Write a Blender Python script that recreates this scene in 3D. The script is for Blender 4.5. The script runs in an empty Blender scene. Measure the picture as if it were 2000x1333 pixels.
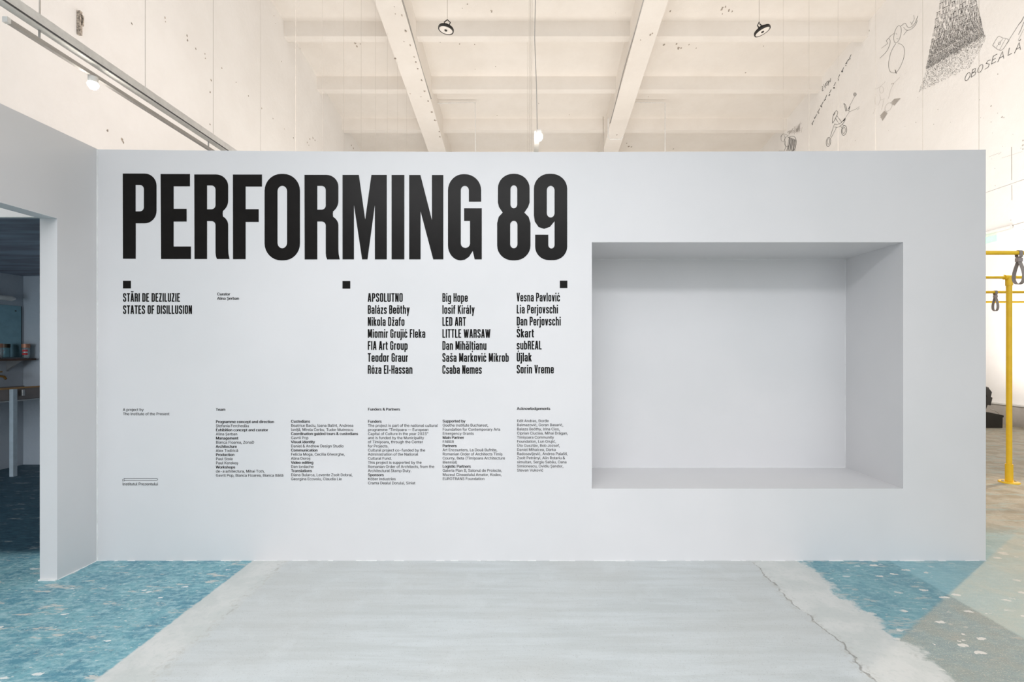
import bpy, bmesh, math, random, os
from mathutils import Vector, Matrix
from mathutils.geometry import tessellate_polygon
random.seed(7)
C = bpy.context.scene.collection
sc = bpy.context.scene
PI = math.pi
# ------------------------------------------------------------------ camera, world, lights, exposure
F, H, PX, PY = 950.0, 1.41, 1030.0, 687.0      # focal length (px of the 2000 wide frame), eye height, principal point
D = F / 290.0                                  # distance of the title wall
cam = bpy.data.cameras.new('camera'); cam_o = bpy.data.objects.new('camera', cam); C.objects.link(cam_o)
cam_o.location = (0, 0, H); cam_o.rotation_euler = (PI / 2, 0, 0)
cam.sensor_width = 36; cam.lens = 36 * F / 2000
cam.shift_x = -(PX - 1000) / 2000; cam.shift_y = (PY - 666.5) / 2000
cam.clip_start = 0.05; cam.clip_end = 200
sc.camera = cam_o
w = bpy.data.worlds.new('world'); sc.world = w; w.use_nodes = True
bg = w.node_tree.nodes['Background']; bg.inputs[0].default_value = (0.92, 0.955, 1.0, 1); bg.inputs[1].default_value = 1.52
vs = sc.view_settings
vs.view_transform = 'Standard'; vs.look = 'None'; vs.exposure = 0.0; vs.gamma = 1.0; vs.use_curve_mapping = False
sc.cycles.use_denoising = True
sc.cycles.max_bounces = 10; sc.cycles.diffuse_bounces = 6
sc.cycles.sample_clamp_indirect = 6

def area(name, loc, target, sx, sy, power, col):
    l = bpy.data.lights.new(name, 'AREA'); l.shape = 'RECTANGLE'; l.size = sx; l.size_y = sy; l.energy = power; l.color = col
    o = bpy.data.objects.new(name, l); C.objects.link(o); o.location = loc
    o.rotation_euler = (Vector(target) - Vector(loc)).to_track_quat('-Z', 'Y').to_euler(); return o
def lamp(name, loc, power, col, r):
    l = bpy.data.lights.new(name, 'POINT'); l.energy = power; l.color = col; l.shadow_soft_size = r
    o = bpy.data.objects.new(name, l); C.objects.link(o); o.location = loc; return o
WARM = (1.0, 0.925, 0.86)
area('uplight_a', (0.6, 9.0, 3.3), (1.0, 9.6, 11), 14, 3, 300, WARM)
area('uplight_b', (1.0, 15.0, 3.3), (1.0, 15.5, 11), 14, 3, 300, WARM)
area('uplight_c', (6.15, 8.5, 3.3), (9.3, 8.6, 6.2), 1.4, 7, 165, (1.0, 0.94, 0.90))
area('uplight_d', (-3.2, 7.5, 4.2), (-6.6, 7.5, 4.6), 1.0, 7, 80, (1.0, 0.90, 0.86))
def spot(name, loc, target, power, col, r, cone):
    l = bpy.data.lights.new(name, 'SPOT'); l.energy = power; l.color = col; l.shadow_soft_size = r; l.spot_size = math.radians(cone); l.spot_blend = 0.5
    o = bpy.data.objects.new(name, l); C.objects.link(o); o.location = loc
    o.rotation_euler = (Vector(target) - Vector(loc)).to_track_quat('-Z', 'Y').to_euler(); return o
area('passage_fill', (-5.4, 1.0, 1.1), (-5.8, 6.0, 0.5), 2.0, 1.4, 15, (0.72, 0.87, 1.0)).data.spread = math.radians(95)  # added cool fill light to brighten the annex, not an actual window
spot('hall_spot_right', (6.84, 5.93, 3.9), (3.2, 2.6, 0), 340, (1.0, 0.82, 0.62), 0.06, 75)
wl_ = area('front_track_light', (-0.7, -0.7, 3.85), (-0.3, 3.2, -1.6), 4.2, 0.4, 62, (0.98, 0.985, 1.0)); wl_.data.spread = math.radians(104)

# ------------------------------------------------------------------ helpers
def at(px, py, Y): return Vector(((px - PX) * Y / F, Y, H - (py - PY) * Y / F))
def wx(px): return (px - PX) / 290.0
def wz(py): return H + (PY - py) / 290.0
def at_x(px, py, X):
    Y = X * F / (px - PX); return Vector((X, Y, H - (py - PY) * Y / F))

class NT:
    def __init__(s, name, rough=0.6, metal=0.0):
        s.m = bpy.data.materials.new(name); s.m.use_nodes = True; s.t = s.m.node_tree
        s.b = s.t.nodes['Principled BSDF']; s.b.inputs['Roughness'].default_value = rough; s.b.inputs['Metallic'].default_value = metal
    def n(s, typ, **k):
        nd = s.t.nodes.new(typ)
        for a, v in k.items(): setattr(nd, a, v)
        return nd
    def put(s, sock, v):
        if isinstance(v, (int, float)): sock.default_value = v
        elif isinstance(v, tuple): sock.default_value = v if len(v) == 4 or sock.type == 'VECTOR' else (*v, 1)
        else: s.t.links.new(v, sock)
    def math(s, op, a, b=0.0, c=None, clamp=False):
        nd = s.n('ShaderNodeMath', operation=op, use_clamp=clamp); s.put(nd.inputs[0], a); s.put(nd.inputs[1], b)
        if c is not None: s.put(nd.inputs[2], c)
        return nd.outputs[0]
    def step(s, v, a, b):
        nd = s.n('ShaderNodeMapRange', interpolation_type='SMOOTHSTEP'); s.put(nd.inputs[0], v); nd.inputs[1].default_value = a; nd.inputs[2].default_value = b
        return nd.outputs[0]
    def mix(s, f, a, b, typ='MIX'):
        nd = s.n('ShaderNodeMix', data_type='RGBA', blend_type=typ); s.put(nd.inputs[0], f); s.put(nd.inputs[6], a); s.put(nd.inputs[7], b); return nd.outputs[2]
    def pos(s): return s.n('ShaderNodeNewGeometry').outputs['Position']
    def scaled(s, v, sx, sy, sz, rot=0.0):
        nd = s.n('ShaderNodeMapping'); s.put(nd.inputs[0], v); nd.inputs['Scale'].default_value = (sx, sy, sz); nd.inputs['Rotation'].default_value = (0, 0, rot); return nd.outputs[0]
    def noise(s, v, scale, detail=4, rough=0.55):
        nd = s.n('ShaderNodeTexNoise'); s.put(nd.inputs['Vector'], v); nd.inputs['Scale'].default_value = scale; nd.inputs['Detail'].default_value = detail; nd.inputs['Roughness'].default_value = rough; return nd.outputs[0]
    def voro(s, v, scale, rnd=1.0):
        nd = s.n('ShaderNodeTexVoronoi'); s.put(nd.inputs['Vector'], v); nd.inputs['Scale'].default_value = scale; nd.inputs['Randomness'].default_value = rnd; return nd
    def bump(s, h, strength, dist=0.01):
        nd = s.n('ShaderNodeBump'); s.put(nd.inputs['Height'], h); nd.inputs['Strength'].default_value = strength; nd.inputs['Distance'].default_value = dist
        s.t.links.new(nd.outputs[0], s.b.inputs['Normal'])
    def base(s, v): s.put(s.b.inputs['Base Color'], v); return s.m

def plain(name, col, rough=0.5, metal=0.0, emit=None, es=1.0, var=0.06, vs_=14.0):
    k = NT(name, rough, metal); p = k.pos()
    f = k.noise(p, vs_, 3)
    k.base(k.mix(k.step(f, 0.3, 0.7), tuple(c * (1 - var) for c in col), tuple(min(1, c * (1 + var)) for c in col)))
    if emit: k.b.inputs['Emission Color'].default_value = (*emit, 1); k.b.inputs['Emission Strength'].default_value = es
    return k.m

def mat_partition():
    k = NT('partition_paint', 0.42); p = k.pos()
    f = k.noise(p, 1.3, 3); g = k.noise(p, 55, 3)
    c = k.mix(k.step(f, 0.3, 0.7), (0.655, 0.655, 0.665), (0.685, 0.68, 0.69))
    k.bump(g, 0.05, 0.004); return k.base(c)
def mat_plaster(name, a, b, dirt=0.5):
    k = NT(name, 0.85); p = k.pos()
    f = k.noise(p, 0.7, 6, 0.65); g = k.noise(p, 9, 8, 0.7)
    c = k.mix(k.step(f, 0.3, 0.7), a, b)
    v = k.voro(p, 2.6); n2 = k.noise(p, 14, 4, 0.7)
    spot = k.math('LESS_THAN', k.math('ADD', v.outputs['Distance'], k.math('MULTIPLY', n2, 0.20)), 0.125)
    sel = k.math('GREATER_THAN', k.noise(p, 1.1, 2), 0.60)
    c = k.mix(k.math('MULTIPLY', k.math('MULTIPLY', spot, sel), dirt), c, (0.22, 0.19, 0.16))
    k.bump(k.math('ADD', g, k.math('MULTIPLY', f, 2)), 0.35, 0.02); return k.base(c)
def mat_floor():
    k = NT('worn_painted_concrete', 0.55); p = k.pos()
    sep = k.n('ShaderNodeSeparateXYZ'); k.put(sep.inputs[0], p); X, Y = sep.outputs[0], sep.outputs[1]
    n_l = k.noise(p, 0.9, 3); n_m = k.noise(p, 4.5, 6, 0.6); n_f = k.noise(p, 38, 6, 0.7); n_ff = k.noise(p, 160, 3, 0.6)
    st = k.noise(k.scaled(p, 0.22, 2.4, 1, 0.10), 7, 6, 0.65)          # trowel streaks along X
    # cement strip
    core = k.mix(k.step(st, 0.35, 0.65), (0.49, 0.525, 0.53), (0.56, 0.60, 0.615))
    core = k.mix(k.math('MULTIPLY', k.step(n_l, 0.4, 0.62), 0.5), core, (0.50, 0.515, 0.505))
    core = k.mix(k.math('MULTIPLY', k.step(n_m, 0.52, 0.7), 0.35), core, (0.61, 0.65, 0.665))
    core = k.mix(k.math('MULTIPLY', k.step(n_f, 0.56, 0.68), 0.22), core, (0.33, 0.34, 0.33))
    core = k.mix(k.math('MULTIPLY', k.step(n_ff, 0.62, 0.68), 0.5), core, (0.20, 0.20, 0.19))
    marg = k.mix(k.step(n_m, 0.4, 0.62), (0.53, 0.56, 0.55), (0.61, 0.625, 0.615))
    marg = k.mix(k.math('MULTIPLY', k.step(n_f, 0.5, 0.66), 0.3), marg, (0.42, 0.47, 0.47))
    jl = k.math('ADD', X, k.math('MULTIPLY', k.math('SUBTRACT', n_m, 0.5), 0.16))
    is_core = k.math('MULTIPLY', k.step(jl, -1.66, -1.56), k.math('SUBTRACT', 1.0, k.step(jl, 1.49, 1.51)))
    cem = k.mix(is_core, marg, core)
    for xc, wd, amt in ((1.50, 0.0045, 0.7), (-1.62, 0.008, 0.4)):
        dx = k.math('ABSOLUTE', k.math('SUBTRACT', jl, xc))
        cr = k.math('SUBTRACT', 1.0, k.step(dx, wd * 0.3, wd * 1.5))
        cr = k.math('MULTIPLY', cr, k.math('MULTIPLY', k.step(k.noise(p, 7, 4), 0.36 if xc > 0 else 0.5, 0.48 if xc > 0 else 0.6), amt))
        cem = k.mix(cr, cem, (0.16, 0.15, 0.13))
        halo = k.math('MULTIPLY', k.math('SUBTRACT', 1.0, k.step(dx, 0.0, 0.05)), k.math('MULTIPLY', k.step(n_f, 0.48, 0.6), 0.5))
        cem = k.mix(halo, cem, (0.44, 0.43, 0.40))
    # blue paint
    sl = k.noise(k.scaled(p, 0.8, 2.6, 1, 0.5), 4.2, 8, 0.72)
    sl2 = k.noise(k.scaled(p, 0.9, 3.2, 1, -0.35), 8, 6, 0.7)
    blue = k.mix(k.step(n_m, 0.36, 0.62), (0.085, 0.255, 0.335), (0.165, 0.375, 0.435))
    blue = k.mix(k.math('MULTIPLY', k.step(k.noise(p, 22, 6, 0.75), 0.46, 0.66), 0.75), blue, (0.34, 0.52, 0.55))
    blue = k.mix(k.math('MULTIPLY', k.step(n_f, 0.55, 0.64), 0.55), blue, (0.03, 0.13, 0.19))
    sl3 = k.noise(k.scaled(p, 0.8, 3.0, 1, 0.55), 15, 9, 0.78)
    blue = k.mix(k.math('MULTIPLY', k.step(sl3, 0.50, 0.60), 0.6), blue, (0.40, 0.58, 0.63))
    blue = k.mix(k.math('MULTIPLY', k.math('SUBTRACT', 1.0, k.step(sl3, 0.38, 0.46)), 0.5), blue, (0.04, 0.17, 0.25))
    wear = k.math('MULTIPLY', k.step(sl, 0.555, 0.585), k.step(sl2, 0.44, 0.56))
    blue = k.mix(k.math('MULTIPLY', wear, 0.85), blue, (0.60, 0.575, 0.53))
    vf = k.voro(k.scaled(k.math and p, 1, 2.2, 1, 0.3), 5.5)
    fl = k.math('LESS_THAN', k.math('ADD', vf.outputs['Distance'], k.math('MULTIPLY', k.noise(p, 30, 3), 0.35)), 0.285)
    fl = k.math('MULTIPLY', fl, k.math('GREATER_THAN', k.noise(p, 3.1, 2), 0.5))
    blue = k.mix(k.math('MULTIPLY', fl, 0.9), blue, (0.74, 0.76, 0.75))
    vg = k.voro(k.scaled(p, 1, 2.6, 1, 0.45), 17)
    fg = k.math('MULTIPLY', k.math('LESS_THAN', k.math('ADD', vg.outputs['Distance'], k.math('MULTIPLY', n_f, 0.3)), 0.27), k.math('GREATER_THAN', n_m, 0.47))
    blue = k.mix(k.math('MULTIPLY', fg, 0.8), blue, (0.66, 0.68, 0.66))
    fine = k.math('MULTIPLY', k.step(n_ff, 0.64, 0.68), 0.5)
    blue = k.mix(fine, blue, (0.55, 0.62, 0.62))
    # two crisp-edged fields: a paler strip along the hall, a browner corner cut diagonally
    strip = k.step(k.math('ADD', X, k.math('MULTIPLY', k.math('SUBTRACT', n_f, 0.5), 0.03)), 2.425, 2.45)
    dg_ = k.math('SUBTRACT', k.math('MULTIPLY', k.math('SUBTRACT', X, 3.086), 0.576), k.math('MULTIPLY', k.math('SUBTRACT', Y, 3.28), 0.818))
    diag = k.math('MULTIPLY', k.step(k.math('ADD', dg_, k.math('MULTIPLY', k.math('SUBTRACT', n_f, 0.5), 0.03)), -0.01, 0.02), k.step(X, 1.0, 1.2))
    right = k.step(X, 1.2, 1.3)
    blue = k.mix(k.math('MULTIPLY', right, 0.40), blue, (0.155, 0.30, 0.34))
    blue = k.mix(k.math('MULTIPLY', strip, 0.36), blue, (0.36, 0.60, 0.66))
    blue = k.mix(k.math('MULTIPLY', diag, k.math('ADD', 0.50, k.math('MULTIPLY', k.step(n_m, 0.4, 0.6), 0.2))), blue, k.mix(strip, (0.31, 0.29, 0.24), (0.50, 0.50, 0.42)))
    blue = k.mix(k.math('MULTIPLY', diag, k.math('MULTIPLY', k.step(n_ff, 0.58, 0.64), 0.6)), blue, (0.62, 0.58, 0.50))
    vh = k.voro(k.scaled(p, 1, 2.0, 1, 0.2), 6.5)
    fh = k.math('MULTIPLY', k.math('LESS_THAN', k.math('ADD', vh.outputs['Distance'], k.math('MULTIPLY', n_f, 0.5)), 0.42), k.math('MULTIPLY', right, k.step(k.noise(p, 2.3, 2), 0.46, 0.5)))
    blue = k.mix(k.math('MULTIPLY', fh, 0.9), blue, (0.70, 0.68, 0.64))
    # worn beige and pale green concrete deeper in the hall and to the far right
    pale = k.mix(k.step(n_m, 0.4, 0.6), (0.34, 0.29, 0.21), (0.47, 0.43, 0.35))
    pale = k.mix(k.math('MULTIPLY', k.step(sl, 0.5, 0.6), 0.5), pale, (0.36, 0.50, 0.50))
    pale = k.mix(k.math('MULTIPLY', k.step(n_f, 0.52, 0.62), 0.4), pale, (0.28, 0.23, 0.17))
    deep = k.math('MULTIPLY', k.step(k.math('ADD', Y, k.math('MULTIPLY', n_l, 0.8)), 3.75, 4.5), k.step(X, 2.0, 2.6))
    near = k.math('MULTIPLY', k.step(k.math('ADD', X, k.math('MULTIPLY', n_m, 0.9)), 2.9, 4.2), 0.45)
    blue = k.mix(k.math('MAXIMUM', deep, near), blue, pale)
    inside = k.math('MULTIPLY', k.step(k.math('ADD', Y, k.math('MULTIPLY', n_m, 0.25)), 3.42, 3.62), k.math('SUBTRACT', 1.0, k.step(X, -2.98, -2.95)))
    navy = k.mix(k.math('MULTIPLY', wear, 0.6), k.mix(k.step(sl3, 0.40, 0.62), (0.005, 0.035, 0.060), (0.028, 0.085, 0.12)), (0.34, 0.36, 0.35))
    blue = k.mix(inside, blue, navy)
    ln = k.math('ADD', X, k.math('MULTIPLY', k.math('SUBTRACT', n_f, 0.5), 0.03))
    rn = k.math('ADD', X, k.math('ADD', k.math('MULTIPLY', k.math('SUBTRACT', n_m, 0.5), 0.45), k.math('MULTIPLY', k.math('SUBTRACT', n_f, 0.5), 0.10)))
    is_cem = k.math('MULTIPLY', k.step(ln, -1.858, -1.842), k.math('SUBTRACT', 1.0, k.step(rn, 1.80, 1.86)))
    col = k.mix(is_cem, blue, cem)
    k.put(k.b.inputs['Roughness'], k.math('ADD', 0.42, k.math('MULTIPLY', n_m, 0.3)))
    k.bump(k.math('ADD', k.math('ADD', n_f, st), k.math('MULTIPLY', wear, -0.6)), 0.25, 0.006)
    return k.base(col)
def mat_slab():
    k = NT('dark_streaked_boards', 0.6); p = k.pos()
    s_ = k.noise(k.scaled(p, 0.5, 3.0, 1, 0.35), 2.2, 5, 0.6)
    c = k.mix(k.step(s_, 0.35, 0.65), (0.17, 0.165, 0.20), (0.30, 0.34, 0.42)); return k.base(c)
def mat_wood(name, a, b):
    k = NT(name, 0.5); p = k.pos(); s_ = k.noise(k.scaled(p, 14, 1.2, 14), 4, 5); return k.base(k.mix(k.step(s_, 0.3, 0.7), a, b))
def mat_glass(name, col, tr=0.9):
    k = NT(name, 0.04); k.b.inputs['Transmission Weight'].default_value = tr; k.b.inputs['IOR'].default_value = 1.45; return k.base((*col, 1))

PART = mat_partition()
PLAST = mat_plaster('whitewashed_plaster', (0.83, 0.81, 0.785), (0.875, 0.86, 0.84), 0.45)
CEIL = mat_plaster('whitewashed_concrete', (0.80, 0.755, 0.70), (0.85, 0.81, 0.76), 0.35)
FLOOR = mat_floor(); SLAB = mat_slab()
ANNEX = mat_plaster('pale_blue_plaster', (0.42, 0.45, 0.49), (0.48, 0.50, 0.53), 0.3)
VINYL = plain('black_vinyl', (0.008, 0.007, 0.0065), 0.3, var=0.1); VINYL.node_tree.nodes['Principled BSDF'].inputs['Specular IOR Level'].default_value = 0.10
INK = plain('black_marker', (0.03, 0.027, 0.025), 0.7)
FAINT = plain('grey_marker', (0.42, 0.39, 0.36), 0.8)
MARK = plain('dark_plaster_scar', (0.38, 0.33, 0.28), 0.9, var=0.6, vs_=40)
CHIP = plain('bright_filler', (0.78, 0.79, 0.79), 0.7)
WHITE_M = plain('white_painted_metal', (0.80, 0.79, 0.77), 0.4)
GREY_M = plain('brushed_aluminium', (0.42, 0.41, 0.40), 0.35, 0.6)
STEEL = plain('thin_steel_wire', (0.55, 0.51, 0.46), 0.5, 0.2)
DARK_M = plain('black_painted_metal', (0.02, 0.018, 0.016), 0.45)
SLOT = plain('dark_channel', (0.07, 0.07, 0.075), 0.5)
YEL = plain('yellow_powder_coat', (0.98, 0.62, 0.03), 0.32, var=0.04)
STRAP = plain('grey_webbing', (0.33, 0.29, 0.275), 0.8, var=0.1, vs_=200)
BUCK = plain('grey_plastic', (0.36, 0.31, 0.31), 0.4)
DIFF = plain('milky_diffuser', (0.84, 0.80, 0.75), 0.4)
GLOW = plain('lit_bulb', (1, 1, 1), 0.5, emit=(1.0, 0.93, 0.82), es=60)
GREEN = plain('green_sign_light', (0.5, 1, 0.6), 0.5, emit=(0.25, 1.0, 0.42), es=0.55)
BRASS = plain('aged_brass', (0.42, 0.22, 0.06), 0.35, 0.8)
COPPER = plain('copper_lid', (0.45, 0.20, 0.12), 0.45, 0.3)
MIRROR = plain('old_mirror', (0.30, 0.46, 0.50), 0.06, 1.0)
WOOD = mat_wood('dark_wood', (0.05, 0.022, 0.012), (0.11, 0.05, 0.03))
RIM = mat_wood('varnished_wood_rim', (0.38, 0.19, 0.06), (0.55, 0.30, 0.11))
TROUGH = plain('trough_enamel', (0.22, 0.18, 0.16), 0.4)
LEGM = plain('grey_painted_leg', (0.42, 0.48, 0.52), 0.5)
GLASS = mat_glass('jar_glass', (0.85, 0.9, 0.9))
RED = plain('red_label', (0.55, 0.03, 0.03), 0.6)
SPONGE = plain('yellow_sponge', (0.6, 0.5, 0.12), 0.9)

class MB:
    def __init__(s): s.v = []; s.f = []; s.smooth = False
    def add(s, vs_, fs):
        o = len(s.v); s.v += [tuple(v) for v in vs_]; s.f += [tuple(i + o for i in f) for f in fs]; return s
    def box(s, a, b):
        (x0, y0, z0), (x1, y1, z1) = a, b
        return s.add([(x0, y0, z0), (x1, y0, z0), (x1, y1, z0), (x0, y1, z0), (x0, y0, z1), (x1, y0, z1), (x1, y1, z1), (x0, y1, z1)],
                     [(0, 3, 2, 1), (4, 5, 6, 7), (0, 1, 5, 4), (1, 2, 6, 5), (2, 3, 7, 6), (3, 0, 4, 7)])
    def tube(s, pts, r, n=10, closed=False, cap=True):
        pts = [Vector(p) for p in pts]; rings = []; N = len(pts); u = None
        for i, p in enumerate(pts):
            a = pts[i - 1] if (i or closed) else p; b = pts[(i + 1) % N] if (i < N - 1 or closed) else p
            t = (b - a).normalized()
            if u is None: u = t.orthogonal().normalized()
            u = (u - t * u.dot(t)).normalized(); q = t.cross(u)
            rr = r[i] if isinstance(r, (list, tuple)) else r
            rings.append([p + (u * math.cos(k * 2 * PI / n) + q * math.sin(k * 2 * PI / n)) * rr for k in range(n)])
        fs = []; M = N if closed else N - 1
        for i in range(M):
            j = (i + 1) % N
            for k in range(n): fs.append((i * n + k, i * n + (k + 1) % n, j * n + (k + 1) % n, j * n + k))
        if cap and not closed: fs += [tuple(range(n))[::-1], tuple((N - 1) * n + k for k in range(n))]
        s.smooth = True
        return s.add([v for r_ in rings for v in r_], fs)
    def lathe(s, prof, n=28, loc=(0, 0, 0)):
        vs_ = []; fs = []
        for (r, z) in prof:
            for k in range(n): vs_.append((loc[0] + r * math.cos(2 * PI * k / n), loc[1] + r * math.sin(2 * PI * k / n), loc[2] + z))
        for i in range(len(prof) - 1):
            for k in range(n): fs.append((i * n + k, i * n + (k + 1) % n, (i + 1) * n + (k + 1) % n, (i + 1) * n + k))
        s.smooth = True
        return s.add(vs_, fs)
    def prism(s, loops, fn, d0, d1):
        """loops of 2D points (first outer, then holes); fn(u, v, d) -> 3D"""
        flat = [p for l in loops for p in l]; n = len(flat)
        tri = tessellate_polygon([[Vector((p[0], p[1], 0)) for p in l] for l in loops])
        vs_ = [fn(p[0], p[1], d0) for p in flat] + [fn(p[0], p[1], d1) for p in flat]
        fs = [tuple(t) for t in tri] + [tuple(i + n for i in reversed(t)) for t in tri]
        o = 0
        for l in loops:
            for i in range(len(l)): a, b = o + i, o + (i + 1) % len(l); fs.append((a, b, b + n, a + n))
            o += len(l)
        return s.add(vs_, fs)
    def build(s, name, m, parent=None, loc=None):
        me = bpy.data.meshes.new(name); me.from_pydata(s.v, [], s.f)
        bm = bmesh.new(); bm.from_mesh(me); bmesh.ops.recalc_face_normals(bm, faces=bm.faces); bm.to_mesh(me); bm.free()
        me.materials.append(m)
        if s.smooth:
            for p in me.polygons: p.use_smooth = True
            try: me.set_sharp_from_angle(angle=math.radians(40))
            except Exception: pass
        o = bpy.data.objects.new(name, me); C.objects.link(o)
        if parent:
            o.parent = parent
        if loc: o.location = loc
        return o

def tag(o, label=None, cat=None, group=None, kind=None):
    for k_, v in (('label', label), ('category', cat), ('group', group), ('kind', kind)):
        if v: o[k_] = v
    return o
def empty(name, loc=(0, 0, 0)):
    o = bpy.data.objects.new(name, None); C.objects.link(o); o.location = loc; o.empty_display_size = 0.1; return o
def part(mb, name, m, root, label=None):           # geometry given in world space, child of root
    o = mb.build(name, m, root); r = root; off = Vector((0, 0, 0))
    while r: off += r.location; r = r.parent
    o.location = -off
    if label: o['label'] = label
    return o
def sub(mb, name, m, par, label=None): return part(mb, name, m, par, label)
def structure(o): o['kind'] = 'structure'; return o

# ------------------------------------------------------------------ hall shell
HL, HR, YB, YE = -6.64, 9.30, -9.0, 22.0
SLOPE, CC = 0.158, 11.1
def cz(Y, c=CC): return H + c - SLOPE * Y
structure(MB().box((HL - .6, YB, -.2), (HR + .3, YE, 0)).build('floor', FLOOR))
wl = structure(MB().prism([[(YB, 0), (YE, 0), (YE, cz(YE) + .3), (YB, cz(YB) + .3)]], lambda u, v, d: (d, u, v), HL - .3, HL).build('wall_west', PLAST))
wr = structure(MB().prism([[(YB, 0), (YE, 0), (YE, cz(YE) + .3), (YB, cz(YB) + .3)]], lambda u, v, d: (d, u, v), HR, HR + .3).build('wall_east', PLAST))
structure(MB().box((HL - .3, YE, 0), (HR + .3, YE + .3, cz(YE) + .6)).build('wall_north', PLAST))
ceil = structure(MB().prism([[(YB, cz(YB)), (YE, cz(YE)), (YE, cz(YE) + .25), (YB, cz(YB) + .25)]], lambda u, v, d: (d, u, v), HL - .3, HR + .3).build('ceiling', CEIL))
ribY = [13.25 + 2.08 * i for i in range(-10, 5)]
for y in ribY:
    z = cz(y); part(MB().prism([[(y, z + .05), (y + .24, z + .01), (y + .22, z - .43), (y + .02, z - .40)]], lambda u, v, d: (d, u, v), HL, HR), 'rib', CEIL, ceil)
for x0, x1 in ((-3.67, -3.02), (2.80, 3.38)):
    q = lambda Y: cz(Y, 10.27)
    bmo = part(MB().prism([[(YB, q(YB)), (YE, q(YE)), (YE, cz(YE) + .02), (YB, cz(YB) + .02)]], lambda u, v, d: (d, u, v), x0, x1), 'main_beam', CEIL, ceil)
    xe = x1 + .01 if x0 < 0 else x0 - .02
    yend = 16.3 if x0 < 0 else 17.0
    pts = [(xe + .012 * math.sin(y * 1.7), y, q(y) + (.03 if x0 < 0 else .02)) for y in [8 + i * .6 for i in range(int((yend - 8) / .6))]]
    sub(MB().tube(pts, .014, 6), 'conduit', GREY_M, bmo)
# branch conduits on the ceiling
def ceil_pt(px, py, drop=0.06):
    Y = F * (CC - drop) / (837 - py); return (((px - PX) * Y / F), Y, H - (py - PY) * Y / F)
def hang(px, py0, py1, Y): return [at(px, py0, Y), at(px, py1, Y)]
for pts in ([(849, 214), (850, 202), (928, 200), (929, 320)], [(1240, 200), (1299, 201), (1299, 320)]):
    Y = 16.4
    part(MB().tube([at(a, b, Y) for a, b in pts], .02, 6), 'branch_conduit', WHITE_M, ceil)
part(MB().tube([at(a, b, 16.2) for a, b in [(1188, 232), (1188, 268), (1191, 272), (1213, 272), (1217, 267)]], .02, 6), 'branch_conduit', WHITE_M, ceil)
part(MB().tube([at(a, b, 17.0) for a, b in [(1178, 228), (1179, 330)]], .015, 6), 'branch_conduit', STEEL, ceil)

# scars, bolts and flakes seen on the plaster
def blob(mb, c, u, v, n, s, th=0.006):
    k_ = random.randint(6, 9); ring = []
    for i in range(k_):
        a = 2 * PI * i / k_; r = s * random.uniform(.45, 1.1); ring.append(c + u * (math.cos(a) * r * random.uniform(.5, 1)) + v * (math.sin(a) * r))
    top = [p + n * th for p in ring]; o = len(mb.v)
    mb.add(ring + top, [tuple(range(k_, 2 * k_))] + [(i, (i + 1) % k_, k_ + (i + 1) % k_, k_ + i) for i in range(k_)])
UX, UY, UZ = Vector((1, 0, 0)), Vector((0, 1, 0)), Vector((0, 0, 1))
mb = MB()
for (x, y, s) in [(257, 46, 4), (322, 35, 4), (323, 42, 3), (365, 70, 4), (366, 79, 4), (382, 95, 4), (400, 105, 3), (401, 114, 3), (433, 133, 3), (412, 157, 4), (410, 180, 4), (410, 243, 3), (461, 161, 2),
                  (485, 187, 3), (210, 255, 5), (238, 272, 7), (240, 277, 6), (511, 212, 3), (533, 232, 3), (555, 252, 3), (573, 269, 3), (600, 279, 4), (605, 272, 5), (611, 270, 4), (615, 274, 3), (603, 284, 3), (690, 290, 5), (686, 284, 3),
                  (535, 31, 2), (538, 46, 2), (577, 94, 2), (586, 95, 2), (550, 120, 2), (626, 177, 2), (640, 185, 2)]:
    Y = HL * F / (x - PX); blob(mb, at_x(x, y, HL), UY, UZ, UX, s * Y / F * .62, .006)
for (x, y, hgt) in [(152, 22, 46), (155, 30, 20)]:
    Y = HL * F / (x - PX); p = at_x(x, y, HL); mb.box((p.x - .01, p.y - .02, p.z - hgt * Y / F), (p.x + .05, p.y + .02, p.z))
part(mb, 'plaster_scars', MARK, wl)['kind'] = 'stuff'
mb = MB()
for i in range(90):
    x, y = random.uniform(1640, 2000), random.uniform(20, 480)
    if y < 300 - (x - 1640) * .9 or (1760 < x < 1990 and y < 175): continue
    Y = HR * F / (x - PX)
    blob(mb, at_x(x, y, HR), UY, UZ, -UX, random.uniform(.4, 1.2) * Y / F, .004)
for (x, y, s) in [(1742, 164, 3), (1832, 214, 2), (1789, 239, 2), (1957, 229, 4), (1961, 230, 3), (1936, 207, 3), (1949, 145, 3), (1998, 275, 4), (1998, 284, 4), (1998, 291, 4), (1720, 230, 2), (1698, 60, 3)]:
    Y = HR * F / (x - PX); blob(mb, at_x(x, y, HR), UY, UZ, -UX, s * Y / F * .55, .004)
part(mb, 'plaster_scars', FAINT, wr)['kind'] = 'stuff'
mb = MB()
nrm = Vector((0, -SLOPE, -1)).normalized(); dv = Vector((0, 1, -SLOPE)).normalized()
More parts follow.
